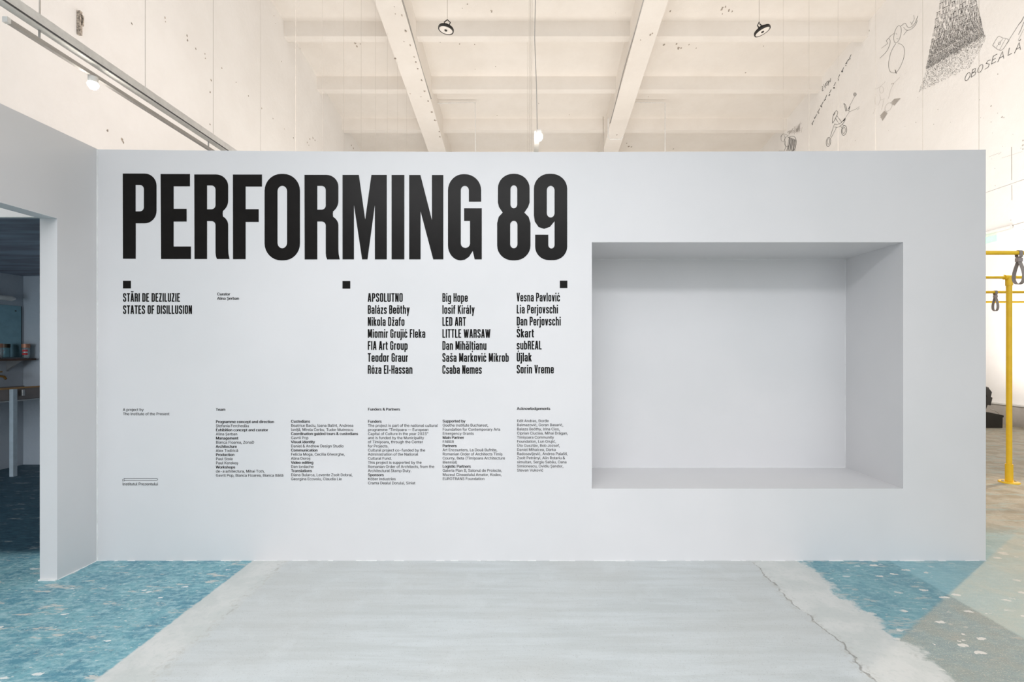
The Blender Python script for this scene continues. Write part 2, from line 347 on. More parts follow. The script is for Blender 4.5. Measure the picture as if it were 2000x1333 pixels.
for (x, y, s) in [(693, 84, 5), (697, 90, 5), (704, 86, 3), (913, 8, 3), (960, 22, 5), (860, 82, 3), (898, 86, 3), (927, 87, 3), (903, 16, 2), (1092, 46, 2), (1114, 45, 2), (1309, 22, 4), (1297, 87, 5), (1321, 86, 4),
                  (1325, 94, 6), (1330, 94, 4), (1346, 87, 3), (1360, 94, 3), (1410, 17, 8), (1417, 13, 5), (1424, 20, 5), (1430, 22, 4), (1411, 27, 4), (1456, 142, 3), (1491, 90, 2), (928, 135, 2), (968, 130, 2), (1056, 242, 3), (1112, 224, 2),
                  (1228, 286, 4), (1233, 287, 3), (1315, 291, 3), (1224, 280, 3), (1266, 189, 2), (971, 226, 2), (1052, 202, 2)]:
    Y = F * CC / (837 - y); blob(mb, Vector(ceil_pt(x, y, 0.0)), UX, dv, nrm, s * Y / F * .65, .006)
part(mb, 'ceiling_scars', MARK, ceil)['kind'] = 'stuff'
mb = MB()
for (x, y, s) in [(770, 13, 2), (772, 27, 2), (785, 30, 4), (792, 60, 4), (789, 81, 2), (801, 88, 4), (772, 114, 4), (809, 111, 3), (812, 121, 3), (816, 134, 4), (824, 157, 4), (829, 178, 4), (836, 197, 4), (843, 219, 5), (850, 235, 4), (858, 257, 3), (859, 267, 3),
                  (801, 183, 2), (822, 189, 2), (1270, 68, 4), (1274, 65, 3), (1251, 78, 2), (1205, 263, 3)]:
    Y = F * 10.27 / (837 - y); blob(mb, at(x, y, Y), UX, dv, nrm, s * Y / F * .7, .01)
part(mb, 'bolt_holes', MARK, ceil)['kind'] = 'stuff'

# skirting ledge and old pipe along the right hall wall
structure(MB().box((HR - .10, 5.0, 0), (HR, YE, .38)).build('baseboard_east', mat_plaster('grey_plinth_plaster', (0.50, 0.46, 0.42), (0.74, 0.70, 0.66), 0.5)))
structure(MB().box((HR - .13, 5.0, .38), (HR, YE, .41)).build('trim_1', WHITE_M))

# ------------------------------------------------------------------ exhibition partition
XL, XR = -2.897, wx(1925.5)
tops = [(190, 292), (350, 293.8), (600, 295.6), (850, 296.8), (1100, 297.2), (1156, 297.1), (1500, 296), (1764, 294.2), (1926, 292.5)]
nxl, nxr, nzt, nzb = wx(1156), wx(1764), wz(473.5), wz(955)
ND = D / 0.8462
PT = 0.12
def partition():
    m = MB(); cols = [(XL, wz(292))] + [(wx(a), wz(b)) for a, b in tops[1:-1]] + [(XR, wz(292.5))]
    for yy, fl in ((D, 0), (D + PT, 1)):
        for (xa, za), (xb, zb) in zip(cols[:-1], cols[1:]):
            xc = (xa + xb) / 2
            if nxl - 1e-4 < xc < nxr + 1e-4:
                m.add([(xa, yy, 0), (xb, yy, 0), (xb, yy, nzb), (xa, yy, nzb)], [(0, 1, 2, 3)])
                m.add([(xa, yy, nzt), (xb, yy, nzt), (xb, yy, zb), (xa, yy, za)], [(0, 1, 2, 3)])
            else:
                m.add([(xa, yy, 0), (xb, yy, 0), (xb, yy, zb), (xa, yy, za)], [(0, 1, 2, 3)])
    for (xa, za), (xb, zb) in zip(cols[:-1], cols[1:]):
        m.add([(xa, D, za), (xb, D, zb), (xb, D + PT, zb), (xa, D + PT, za)], [(0, 1, 2, 3)])
    for x, z in (cols[0], cols[-1]): m.add([(x, D, 0), (x, D + PT, 0), (x, D + PT, z), (x, D, z)], [(0, 1, 2, 3)])
    for o, yb in ((0, ND), (.05, ND + .05)):     # niche lining and its outer box
        a, b, c, d = nxl - o, nxr + o, nzb - o, nzt + o; y0 = D if not o else D + PT
        m.add([(a, y0, c), (b, y0, c), (b, y0, d), (a, y0, d), (a, yb, c), (b, yb, c), (b, yb, d), (a, yb, d)],
              [(0, 1, 5, 4), (1, 2, 6, 5), (2, 3, 7, 6), (3, 0, 4, 7), (4, 5, 6, 7)])
    return m
me_p = partition()
wf = MB(); wf.v, wf.f = me_p.v, me_p.f
wfront = structure(wf.build('wall_front', PART))
LO, LI = -2.897, -3.004
wleft = structure(MB().prism([[(D + PT, 0), (2.997, 0), (2.997, 2.23), (1.45, 2.23), (1.45, 0), (-3.2, 0), (-3.2, 2.775), (D + PT, 2.775)]], lambda u, v, d: (d, u, v), LI, LO).build('wall_left', PART))
cb = MB()
cb.box((LO, D - .004, 0), (LO + .005, D, wz(293)))
part(cb, 'corner_seam', CHIP, wfront)
cb = MB()
e = .003
cb.box((nxl, ND - e, nzt - e), (nxr, ND, nzt)); cb.box((nxr - e, ND - e, nzb), (nxr, ND, nzt)); cb.box((nxl, ND - e, nzb), (nxr, ND, nzb + e))
part(cb, 'niche_seam', CHIP, wfront)
# ragged white filler line where the wall meets the floor
cb = MB(); x = LO
while x < XR:
    l = random.uniform(.01, .07)
    if random.random() < .42: cb.box((x, D - random.uniform(.002, .010), 0), (min(x + l, XR), D + .001, random.uniform(.0006, .0035)))
    x += l
y = 3.0
while y < D:
    l = random.uniform(.02, .08); cb.box((LO - .001, y, 0), (LO + random.uniform(.003, .012), min(y + l, D), random.uniform(.001, .004))); y += l
cb.box((LI, 2.985, 0), (LO, 2.998, .007))
structure(cb.build('trim_2', CHIP))

# ------------------------------------------------------------------ vinyl lettering on the partition
YV = D - 0.0006
def onwall(u, v, d): return (wx(u), YV - d, wz(v))
def arc(cx, cy, rx, ry, a0, a1, n=8): return [(cx + rx * math.cos(math.radians(a0 + (a1 - a0) * i / n)), cy - ry * math.sin(math.radians(a0 + (a1 - a0) * i / n))) for i in range(n + 1)]
def rrect(x0, y0, x1, y1, rx, ry):   # px, y down
    return arc(x1 - rx, y0 + ry, rx, ry, 0, 90) + arc(x0 + rx, y0 + ry, rx, ry, 90, 180) + arc(x0 + rx, y1 - ry, rx, ry, 180, 270) + arc(x1 - rx, y1 - ry, rx, ry, 270, 360)
def gP():
    return [[(239.9, 339.3), (283, 339.3)] + arc(283, 363, 22.9, 23.7, 90, 0) + [(305.9, 412)] + arc(283, 412, 22.9, 24.5, 0, -90) + [(265.3, 436.5), (265.3, 505.8), (240.3, 505.8)],
            [(265.1, 361.6)] + arc(273.2, 370, 8, 8.4, 90, 0) + arc(273.2, 405, 8, 8.2, 0, -90) + [(265.1, 413.2)]]
def gE():
    return [[(313.8, 340.2), (371.2, 340.2), (371.2, 364.2), (339.3, 364.2), (339.3, 408.2), (364.7, 408.2), (364.7, 433.1), (339.3, 433.1), (339.3, 481.8), (373.1, 481.8), (373.1, 506.3), (314.8, 506.3)]]
def gR(o=0.0, q=0.0):
    s = lambda P: [(a + o, b + q) for a, b in P]
    return [s([(379.6, 341), (422, 341)] + arc(422, 364, 23.8, 23, 90, 0) + [(445.8, 392)] + arc(420, 392, 25.8, 25.5, 0, -53, 6) + [(435, 417)] + arc(424.0, 440, 21.8, 20, 58, 0, 6) +
              [(445.8, 486), (446.3, 496), (448.5, 506.3), (424, 506.3), (421.8, 501), (421.1, 494)] + [(421.1, 440)] + arc(413, 440, 8.1, 7.8, 0, 90) + [(404.6, 432.2), (404.6, 506.3), (380, 506.3)]),
            s([(404.6, 362.6)] + arc(413, 371, 8.1, 8.4, 90, 0) + arc(413, 401, 8.1, 8.1, 0, -90) + [(404.6, 409.1)])]
def gF(): return [[(455, 341.2), (511.8, 341.2), (511.8, 364.7), (479.9, 364.7), (479.9, 408.9), (505.4, 408.9), (505.4, 433.8), (479.9, 433.8), (479.9, 506.6), (455.2, 506.6)]]
def gO(): return [rrect(516.9, 340, 586, 509, 32, 33), rrect(542.1, 363.3, 560.8, 485.2, 9.3, 11)]
def gM(): return [[(669.1, 341.9), (701, 341.9), (713.3, 429.3), (725.5, 341.9), (755.5, 341.9), (755.5, 507), (732.2, 507), (732.2, 400.7), (717.8, 507), (707.3, 507), (691.4, 400.7), (691.4, 507), (669.1, 507)]]
def gI(): return [[(764.9, 342), (789.8, 342), (789.8, 507), (764.9, 507)]]
def gN(): return [[(799.2, 342.1), (821.2, 342.1), (843.6, 430), (843.6, 342.1), (865.9, 342.1), (865.9, 507), (846.2, 507), (821.5, 413.2), (821.5, 507), (799.2, 507)]]
def gG():
    return [arc(908, 372, 31.8, 31.5, 0, 90) + arc(905, 372, 30, 31.5, 90, 180) + [(875, 480)] + arc(900, 480, 25, 29, 180, 270) + [(908, 507.5), (916, 502), (923.3, 490.7), (927.1, 507), (941, 507), (941, 407.2), (906.5, 407.2), (906.5, 431.9), (918, 431.9), (918, 476)] +
            arc(909, 476, 9, 8.6, 0, -180) + [(900, 372)] + arc(907.9, 372, 7.9, 8.7, 180, 0) + [(915.8, 394.2), (939.8, 394.2)]]
def g8():
    return [arc(1005, 368, 29.4, 28.2, 0, 90) + arc(1002, 368, 29.5, 28.2, 90, 180) + [(972.5, 396), (974.5, 404.5), (981.8, 415.6), (974, 424), (971, 436)] + arc(1001, 480, 30, 29, 180, 270) + arc(1006, 480, 30.1, 29, 270, 360) + [(1036.1, 436), (1032.5, 424), (1024.1, 415.6), (1031.5, 404.5), (1034.4, 396)],
            rrect(997, 362.3, 1010.2, 407.2, 6.5, 8), rrect(996.5, 431.7, 1010.6, 485.2, 7, 8)]
def g9():
    return [arc(1077, 369, 30.8, 29.2, 0, 90) + arc(1072, 369, 29.2, 29.2, 90, 180) + [(1042.8, 421), (1044.5, 433), (1052, 444), (1062.7, 447.3), (1074, 443.5), (1083.1, 432.6), (1083.1, 479)] + arc(1077, 479, 6.1, 6.7, 0, -180) +
            [(1070.9, 458.8), (1045.2, 458.8), (1045.2, 482)] + arc(1072, 482, 26.8, 26.5, 180, 270) + arc(1081, 482, 26.8, 26.5, 270, 360),
            rrect(1068, 363.3, 1083.1, 425.2, 7.5, 9)]
title = empty('title_lettering', (wx(240), D, wz(506)))
tag(title, 'large black condensed two-word exhibition title with number on the grey partition', 'lettering')
for g in (gP(), gE(), gR(), gF(), gO(), gR(215.2, .8), gM(), gI(), gN(), gG(), g8(), g9()):
    m = MB(); m.prism(g, onwall, 0.0, 0.0006); part(m, 'letter', VINYL, title)
for (x0, y0, x1, y1), lb in (((240.4, 548.8, 255.8, 563.7), 'small black square under the letter P of the title, above the subtitle'), ((669, 549.3, 684.2, 564.2), 'small black square under the letter M of the title, right of the curator lines'), ((1093.4, 548.6, 1108.1, 563), 'small black square under the digit nine, at the end of the title row')):
    m = MB(); m.prism([[(x0, y0), (x1, y0), (x1, y1), (x0, y1)]], onwall, 0, .0006)
    tag(m.build('square_marker', VINYL), lb, 'square marker', 'black squares under the title')

# condensed stroke alphabet (cap height 10)
L_, R_, B_, T_, X_, r_ = .75, 3.0, .68, 9.32, 6.75, 1.1
def fil(pts):
    out = []
    n = len(pts)
    for i, p in enumerate(pts):
        if len(p) == 3 and 0 < i < n - 1:
            a, b, c = Vector(pts[i - 1][:2]), Vector(p[:2]), Vector(pts[i + 1][:2]); u = (a - b); v = (c - b)
            r = min(p[2], u.length / 2.01, v.length / 2.01); u.normalize(); v.normalize()
            for t in range(6):
                t /= 5; out.append(tuple(b + u * r * (1 - t) ** 2 + v * r * t ** 2))
        else: out.append(tuple(p[:2]))
    return out
def loop(x0, y0, x1, y1, r=r_): return [((x0 + x1) / 2, y1), (x1, y1, r), (x1, y0, r), (x0, y0, r), (x0, y1, r), ((x0 + x1) / 2 + .01, y1)]
G = {}
stem = lambda x=L_, a=0, b=10: [(x, a), (x, b)]
G['A'] = (3.9, [[(.65, 0), (1.7, 10)], [(3.25, 0), (2.2, 10)], [(1.1, 2.7), (2.8, 2.7)]])
G['B'] = (3.75, [stem(), [(L_, T_), (2.95, T_, r_), (2.95, 5.25, r_), (L_, 5.25)], [(L_, 5.25), (3.0, 5.25, r_), (3.0, B_, r_), (L_, B_)]])
G['C'] = (3.75, [[(R_, 6.4), (R_, T_, r_), (L_, T_, r_), (L_, B_, r_), (R_, B_, r_), (R_, 3.6)]])
G['D'] = (3.75, [stem(), [(L_, T_), (R_, T_, r_), (R_, B_, r_), (L_, B_)]])
G['E'] = (3.3, [stem(), [(L_, T_), (3.2, T_)], [(L_, 5.1), (2.9, 5.1)], [(L_, B_), (3.3, B_)]])
G['F'] = (3.2, [stem(), [(L_, T_), (3.2, T_)], [(L_, 5.1), (2.9, 5.1)]])
G['G'] = (3.75, [[(R_, 6.9), (R_, T_, r_), (L_, T_, r_), (L_, B_, r_), (R_, B_, .7), (R_, 5.1)], [(1.9, 5.1), (3.7, 5.1)]])
G['H'] = (3.8, [stem(), stem(R_ + .05), [(L_, 5.1), (R_, 5.1)]])
G['I'] = (1.5, [stem()])
G['K'] = (3.9, [stem(), [(1.0, 4.2), (3.2, 10)], [(1.6, 5.6), (3.3, 0)]])
G['L'] = (3.1, [stem(), [(L_, B_), (3.1, B_)]])
G['M'] = (5.0, [stem(), stem(4.25), [(1.1, 9.8), (2.5, 1.0)], [(3.9, 9.8), (2.5, 1.0)]])
G['N'] = (3.9, [stem(), stem(3.15), [(1.0, 9.8), (2.9, .2)]])
G['O'] = (3.75, [loop(L_, B_, R_, T_)])
G['P'] = (3.7, [stem(), [(L_, T_), (2.95, T_, r_), (2.95, 4.5, r_), (L_, 4.5)]])
G['R'] = (3.8, [stem(), [(L_, T_), (2.95, T_, r_), (2.95, 5.1, r_), (L_, 5.1)], [(1.6, 5.1), (2.95, 5.1, .8), (3.0, 0)]])
G['S'] = (3.7, [[(2.95, 7.0), (2.95, T_, r_), (L_, T_, r_), (L_, 6.3, .8), (2.95, 4.0, .8), (2.95, B_, r_), (L_, B_, r_), (L_, 3.0)]])
G['T'] = (3.5, [stem(1.75), [(0, T_), (3.5, T_)]])
G['U'] = (3.75, [[(L_, 10), (L_, B_, r_), (R_, B_, r_), (R_, 10)]])
G['V'] = (3.8, [[(.65, 10), (1.75, .1)], [(3.15, 10), (2.05, .1)]])
G['W'] = (5.8, [[(.65, 10), (1.6, .1)], [(2.9, 9.6), (1.9, .1)], [(2.9, 9.6), (3.9, .1)], [(5.15, 10), (4.2, .1)]])
G['Z'] = (3.4, [[(.1, T_), (3.2, T_)], [(2.5, 9.2), (.8, .8)], [(.1, B_), (3.3, B_)]])
G['a'] = (3.65, [[(L_, 5.2), (L_, X_, r_), (2.9, X_, r_), (2.9, 0)], [(2.9, 4.1), (L_, 4.1, .8), (L_, B_, .8), (2.9, B_)]])
G['b'] = (3.7, [stem(), [(L_, X_), (R_, X_, r_), (R_, B_, r_), (L_, B_)]])
G['c'] = (3.6, [[(2.9, 4.8), (2.9, X_, r_), (L_, X_, r_), (L_, B_, r_), (2.9, B_, r_), (2.9, 2.6)]])
G['d'] = (3.7, [stem(R_), [(R_, X_), (L_, X_, r_), (L_, B_, r_), (R_, B_)]])
G['e'] = (3.65, [[(L_, 3.6), (2.95, 3.6), (2.95, X_, r_), (L_, X_, r_), (L_, B_, r_), (2.95, B_, r_), (2.95, 2.4)]])
G['f'] = (2.4, [[(1.0, 0), (1.0, T_, .9), (2.5, T_)], [(0, 6.8), (2.4, 6.8)]])
G['g'] = (3.7, [[(R_, 7.4), (R_, -1.9, r_), (L_, -1.9, r_), (L_, -1.0)], [(R_, X_), (L_, X_, r_), (L_, B_, r_), (R_, B_)]])
G['h'] = (3.7, [stem(), [(L_, X_), (R_, X_, r_), (R_, 0)]])
G['i'] = (1.5, [[(L_, 0), (L_, 7.4)], [(L_, 8.5), (L_, 10)]])
G['j'] = (1.5, [[(L_, 7.4), (L_, -1.9, .8), (-.4, -1.9)], [(L_, 8.5), (L_, 10)]])
G['k'] = (3.5, [stem(), [(1.0, 3.2), (2.9, 7.4)], [(1.6, 4.2), (3.0, 0)]])
G['l'] = (1.5, [stem()])
G['m'] = (6.0, [stem(L_, 0, 7.4), [(L_, X_), (R_, X_, r_), (R_, 0)], [(R_, X_), (5.25, X_, r_), (5.25, 0)]])
G['n'] = (3.7, [stem(L_, 0, 7.4), [(L_, X_), (R_, X_, r_), (R_, 0)]])
G['o'] = (3.7, [loop(L_, B_, 2.95, X_)])
G['p'] = (3.7, [stem(L_, -2.4, 7.4), [(L_, X_), (R_, X_, r_), (R_, B_, r_), (L_, B_)]])
G['r'] = (2.4, [stem(L_, 0, 7.4), [(L_, X_ - .1), (2.4, X_ - .1)]])
G['s'] = (3.45, [[(2.75, 5.2), (2.75, X_, r_), (L_, X_, r_), (L_, 4.4, .7), (2.75, 3.0, .7), (2.75, B_, r_), (L_, B_, r_), (L_, 2.2)]])
G['t'] = (2.4, [[(1.0, 9.3), (1.0, .7, .8), (2.4, .7)], [(0, 6.8), (2.4, 6.8)]])
G['u'] = (3.7, [[(L_, 7.4), (L_, B_, r_), (R_, B_)], stem(R_, 0, 7.4)])
G['v'] = (3.5, [[(.65, 7.4), (1.6, .1)], [(2.85, 7.4), (1.9, .1)]])
G['y'] = (3.5, [[(.65, 7.4), (1.7, .6)], [(2.85, 7.4), (1.2, -2.4)]])
G['z'] = (3.1, [[(.1, X_), (2.9, X_)], [(2.25, 6.5), (.8, .9)], [(.1, B_), (3.0, B_)]])
G['-'] = (2.2, [[(.2, 4.0), (2.0, 4.0)]])
G[' '] = (1.5, [])
def acc(base, kind):
    w_, P = G[base]; c = w_ / 2; o = 2.6 if base.isupper() else 0
    if kind == 'acute': Q = [[(c - .4, 8.3 + o), (c + .4, 10.0 + o)]]
    if kind == 'caron': Q = [[(c - .9, 9.8 + o), (c, 8.7 + o), (c + .9, 9.8 + o)]]
    if kind == 'breve': Q = [[(c - .9, 9.9 + o), (c - .8, 8.8 + o, .4), (c + .8, 8.8 + o, .4), (c + .9, 9.9 + o)]]
    if kind == 'uml': Q = [[(c - .7, 8.4), (c - .7, 9.8)], [(c + .8, 8.4), (c + .8, 9.8)]]
    if kind == 'comma': Q = [[(c + .1, -1.0), (c - .3, -2.7)]]
    if base == 'i': P = [P[0]]
    return (w_, P, Q)
ACC = {'á': 'a acute', 'ó': 'o acute', 'ć': 'c acute', 'Ú': 'U acute', 'ž': 'z caron', 'š': 's caron', 'Š': 'S caron', 'ă': 'a breve', 'Ă': 'A breve', 'ö': 'o uml', 'ț': 't comma'}
for k_, v in ACC.items(): b_, t_ = v.split(); G[k_] = acc(b_, t_)
def ribbon(mb, pts, wd, fn, d0, d1):
    P = [Vector(p) for p in pts]; Lf = []; Rt = []; n = len(P)
    for i, p in enumerate(P):
        a = (p - P[i - 1]).normalized() if i else None; b = (P[i + 1] - p).normalized() if i < n - 1 else None
        if a is None: a = b
        if b is None: b = a
        na, nb = Vector((-a.y, a.x)), Vector((-b.y, b.x)); m_ = na + nb
        if m_.length < .3: m_ = na
        m_.normalize(); k = 1 / max(.5, m_.dot(na)); Lf.append(p + m_ * wd / 2 * k); Rt.append(p - m_ * wd / 2 * k)
    o = []
    for a, b in zip(Lf, Rt): o += [fn(a.x, a.y, d1), fn(b.x, b.y, d1)]
    mb.add(o, [(2 * i, 2 * i + 1, 2 * i + 3, 2 * i + 2) for i in range(n - 1)])
def cond_line(root, s, x0, x1, base, cap):
    W = sum(G[c][0] + .62 for c in s) - .62; sx = (x1 - x0) / W; sy = cap / 10.0
    m = MB(); cur = 0.0
    fn = lambda u, v, d: onwall(x0 + u * sx, base - v * sy, d)
    for c in s:
        g = G[c]
        for i, P in enumerate(g[1]):
            q = fil(P); ribbon(m, [(cur + a, b) for a, b in q], 1.42, fn, 0, .0004 + i * .00008)
        for P in (g[2] if len(g) > 2 else []): ribbon(m, [(cur + a, b) for a, b in fil(P)], 1.05, fn, 0, .0004)
        cur += g[0] + .62
    part(m, 'text_line', VINYL, root)
def block(label, px, py):
    return tag(empty('text_block', (wx(px), D, wz(py))), label, 'wall text', 'text blocks under the title')
b = block('black condensed two-line subtitle in capitals at the left of the partition', 240, 614)
cond_line(b, 'STĂRI DE DEZILUZIE', 240.4, 351.8, 589.8, 16.8); cond_line(b, 'STATES OF DISILLUSION', 240.4, 375.3, 613.6, 16.8)
cols = [(718.3, ['APSOLUTNO', 'Balázs Beöthy', 'Nikola Džafo', 'Miomir Grujić Fleka', 'FIA Art Group', 'Teodor Graur', 'Róza El-Hassan'], [786.7, 800, 790.1, 830.8, 796.2, 796.8, 805.6], 590.0, 'first column of large artist names, starting under the title letters M and I'),
        (864.0, ['Big Hope', 'Iosif Király', 'LED ART', 'LITTLE WARSAW', 'Dan Mihălțianu', 'Saša Marković Mikrob', 'Csaba Nemes'], [913.6, 927, 910, 957.9, 950.1, 993.6, 941], 590.0, 'middle column of large artist names, under the title letter G'),
        (1009.1, ['Vesna Pavlović', 'Lia Perjovschi', 'Dan Perjovschi', 'Škart', 'subREAL', 'Újlak', 'Sorin Vreme'], [1093.7, 1089.8, 1095.2, 1042.9, 1057.8, 1038.3, 1081.6], 589.3, 'last column of large artist names, under the digits of the title')]
for x0, names, ends, b0, lb in cols:
    b = block(lb, x0, 731)
    for i, (s, x1) in enumerate(zip(names, ends)): cond_line(b, s, x0, x1, b0 + 23.44 * i, 17.0)
# small grotesque text
FONT = None
try:
    FONT = bpy.data.fonts.load(os.path.join(bpy.utils.system_resource('DATAFILES', path='fonts'), 'Inter.woff2'))
except Exception: FONT = None
from mathutils.geometry import interpolate_bezier
def area2(l): return .5 * sum(a[0] * b[1] - b[0] * a[1] for a, b in zip(l, l[1:] + l[:1]))
def inside2(p, l):
    c = False
    for (x1, y1), (x2, y2) in zip(l, l[1:] + l[:1]):
        if (y1 > p[1]) != (y2 > p[1]) and p[0] < (x2 - x1) * (p[1] - y1) / (y2 - y1) + x1: c = not c
    return c
def simple(l):
    """split a contour that crosses itself into simple ones"""
    n = len(l)
    for i in range(n):
        a, b = l[i], l[(i + 1) % n]
        for j in range(i + 2, n):
            if i == 0 and j == n - 1: continue
            c, d = l[j], l[(j + 1) % n]
            q = (b[0] - a[0]) * (d[1] - c[1]) - (b[1] - a[1]) * (d[0] - c[0])
            if abs(q) < 1e-9: continue
            t = ((c[0] - a[0]) * (d[1] - c[1]) - (c[1] - a[1]) * (d[0] - c[0])) / q; u = ((c[0] - a[0]) * (b[1] - a[1]) - (c[1] - a[1]) * (b[0] - a[0])) / q
            if 1e-4 < t < 1 - 1e-4 and 1e-4 < u < 1 - 1e-4:
                X = (a[0] + (b[0] - a[0]) * t, a[1] + (b[1] - a[1]) * t)
                return simple([X] + l[i + 1:j + 1]) + simple([X] + l[j + 1:] + l[:i + 1])
    return [l]
def text_mesh(s):
    """outlines of a line of type, filled contour by contour (the capital I is set without serifs)"""
    c = bpy.data.curves.new('t', 'FONT'); c.body = s.replace('I', 'l')
    if FONT: c.font = FONT
    o = bpy.data.objects.new('t', c); C.objects.link(o); bpy.context.view_layer.update()
    cu = o.to_curve(bpy.context.evaluated_depsgraph_get()); loops = []
    for sp in cu.splines:
        P = sp.bezier_points; n = len(P); l = []
        for i in range(n):
            a, b = P[i], P[(i + 1) % n]
            flat = (a.handle_right - a.co).length < 1e-5 and (b.handle_left - b.co).length < 1e-5 or (a.handle_right_type == 'VECTOR' and b.handle_left_type == 'VECTOR')
            l += [tuple(p[:2]) for p in interpolate_bezier(a.co, a.handle_right, b.handle_left, b.co, 2 if flat else 4)[:-1]]
        loops += [q for q in simple(l) if abs(area2(q)) > 1e-5]
    o.to_curve_clear(); bpy.data.objects.remove(o); bpy.data.curves.remove(c)
    outs = [l for l in loops if area2(l) < 0]; holes = [l for l in loops if area2(l) >= 0]; V = []; Fc = []
    for l in outs:
        group = [l] + [h for h in holes if inside2(h[0], l)]
        t = tessellate_polygon([[Vector((p[0], p[1], 0)) for p in g] for g in group]); k = len(V)
        V += [(p[0], p[1], 0) for g in group for p in g]; Fc += [tuple(i + k for i in q) for q in t]
    return V, Fc
CAP0 = max(v[1] for v in text_mesh('H')[0])
def text_w(s): return max(v[0] for v in text_mesh(s)[0])
def small(root, s, x0, base, xs, bold=False, cap=5.25, mat=None):
    vs_, fs = text_mesh(s); sy = cap / CAP0; m = MB()
    for k, dx in enumerate((-.028, 0, .028) if bold else (-.009, .009)):
        m.add([onwall(x0 + (v[0] + dx) * xs, base - v[1] * sy, .0004 + k * .00005) for v in vs_], fs)
    part(m, 'text_line', VINYL, root)
def xscale(ref, x0, x1): return (x1 - x0) / text_w(ref)
b = block('two short lines naming the curator, right of the subtitle', 424, 586)
s_ = xscale('Alina Șerban', 424.2, 466.7)
small(b, 'Curator', 424.2, 577.4, s_, True); small(b, 'Alina Șerban', 424.2, 585.8, s_, True)
b = block('two small lines crediting the project, low at the left under the subtitle', 240, 812)
s_ = xscale('The Institute of the Present', 240, 331); small(b, 'A project by', 240, 803.3, s_); small(b, 'The Institute of the Present', 240, 811.5, s_)
def column(x0, base0, pitch, lines, ref_r, x_r, ref_b, x_b, head, hb, lb):
    root = block(lb, x0, base0 + pitch * len(lines))
    sr = xscale(ref_r, x0, x_r); sb = xscale(ref_b, x0, x_b) if ref_b else sr
    if head: small(root, head, x0, hb, sb * (1 if ref_b else 1), True)
    for i, s in enumerate(lines):
        bold = s.startswith('*'); small(root, s.lstrip('*'), x0, base0 + pitch * i, sb if bold else sr, bold)
column(421.6, 826.7, 8.07, ['*Programme concept and direction', 'Ștefania Ferchedău', '*Exhibition concept and curator', 'Alina Șerban', '*Management', 'Bianca Floarea, ZonaD', '*Architecture', 'Alex Todirică', '*Production', 'Paul Stoie', 'Paul Kerekeș', '*Workshops', 'de-a arhitectura, Mihai Toth,', 'Gavril Pop, Bianca Floarea, Bianca Băilă'],
       'Gavril Pop, Bianca Floarea, Bianca Băilă', 553.2, 'Programme concept and direction', 535, 'Team', 802.9, 'small credits column headed Team')
column(568.4, 826.1, 8.04, ['*Custodians', 'Beatrice Baciu, Ioana Balint, Andreea', 'Ioniță, Mirela Cerbu, Tudor Mutrescu', '*Coordination guided tours & custodians', 'Gavril Pop', '*Visual identity', 'Daniel & Andrew Design Studio', '*Communication', 'Felicia Moga, Cecilia Gheorghe,', 'Alina Doroș', '*Video editing', 'Dan Iordache', '*Translations', 'Diana Bularca, Levente Zsolt Dobrai,', 'Georgina Ecovoiu, Claudia Lie'],
       'Diana Bularca, Levente Zsolt Dobrai,', 688.4, 'Coordination guided tours & custodians', 699.3, None, 0, 'small credits column whose first line reads Custodians')
column(718.6, 826.2, 8.03, ['*Funders', 'The project is part of the national cultural', 'programme “Timișoara — European', 'Capital of Culture in the year 2023”', 'and is funded by the Municipality', 'of Timișoara, through the Center', 'for Projects.', 'Cultural project co-funded by the', 'Administration of the National', 'Cultural Fund.', 'This project is supported by the', 'Romanian Order of Architects, from the', 'Architectural Stamp Duty.', '*Sponsors', 'Köber Industries', 'Crama Dealul Dorului, Siniat'],
       'The project is part of the national cultural', 855, 'Funders & Partners', 781.2, 'Funders & Partners', 802.4, 'small credits column headed Funders & Partners')
column(864.3, 825.6, 8.04, ['*Supported by', 'Goethe Institute Bucharest,', 'Foundation for Contemporary Arts', 'Emergency Grants', '*Main Partner', 'FABER', '*Partners', 'Art Encounters, La Două Bufnițe,', 'Romanian Order of Architects Timiș', 'County, Beta (Timișoara Architecture', 'Biennial)', '*Logistic Partners', 'Galeria Plan B, Salonul de Proiecte,', 'Muzeul Cineastului Amator, Kodex,', 'EUROTRANS Foundation'],
       'County, Beta (Timișoara Architecture', 986.2, 'Logistic Partners', 919.4, None, 0, 'small credits column whose first line reads Supported by')
column(1009.6, 825.1, 8.04, ['Edit Andras, Đorđe', 'Balmazović, Goran Basarić,', 'Balazs Beöthy, Irina Cios,', 'Ciprian Ciuclea, Mihai Drăgan,', 'Timișoara Community', 'Foundation, Lun Grujić,', 'Üto Gusztáv, Bob Jozsef,', 'Daniel Mihalcea, Darka', 'Radosavljević, Andrea Palašti,', 'Zsolt Petrányi, Alin Rotariu &', 'simultan, Sergiu Sabău, Oana', 'Simionescu, Ovidiu Șandor,', 'Stevan Vuković'],
       'Ciprian Ciuclea, Mihai Drăgan,', 1109, 'Acknowledgements', 1074.4, 'Acknowledgements', 801.1, 'small credits column headed Acknowledgements')
b = tag(empty('institute_logo', (wx(239), D, wz(949))), 'small outlined logo over one line of text, lowest at the left', 'logo')
small(b, 'Institutul Prezentului', 239.4, 948.5, xscale('Institutul Prezentului', 239.4, 308.4), False, 5.3)
m = MB(); ribbon(m, [(239.9, 936.3), (239.9, 940.7)], .75, onwall, 0, .0004); ribbon(m, [(242.4, 940.7), (242.4, 935.2), (306, 935.2)] + arc(306, 937.1, 2.2, 1.9, 80, -80, 5) + [(306, 939.0), (242.4, 939.0)], .7, onwall, 0, .0004)
part(m, 'logo_outline', VINYL, b)

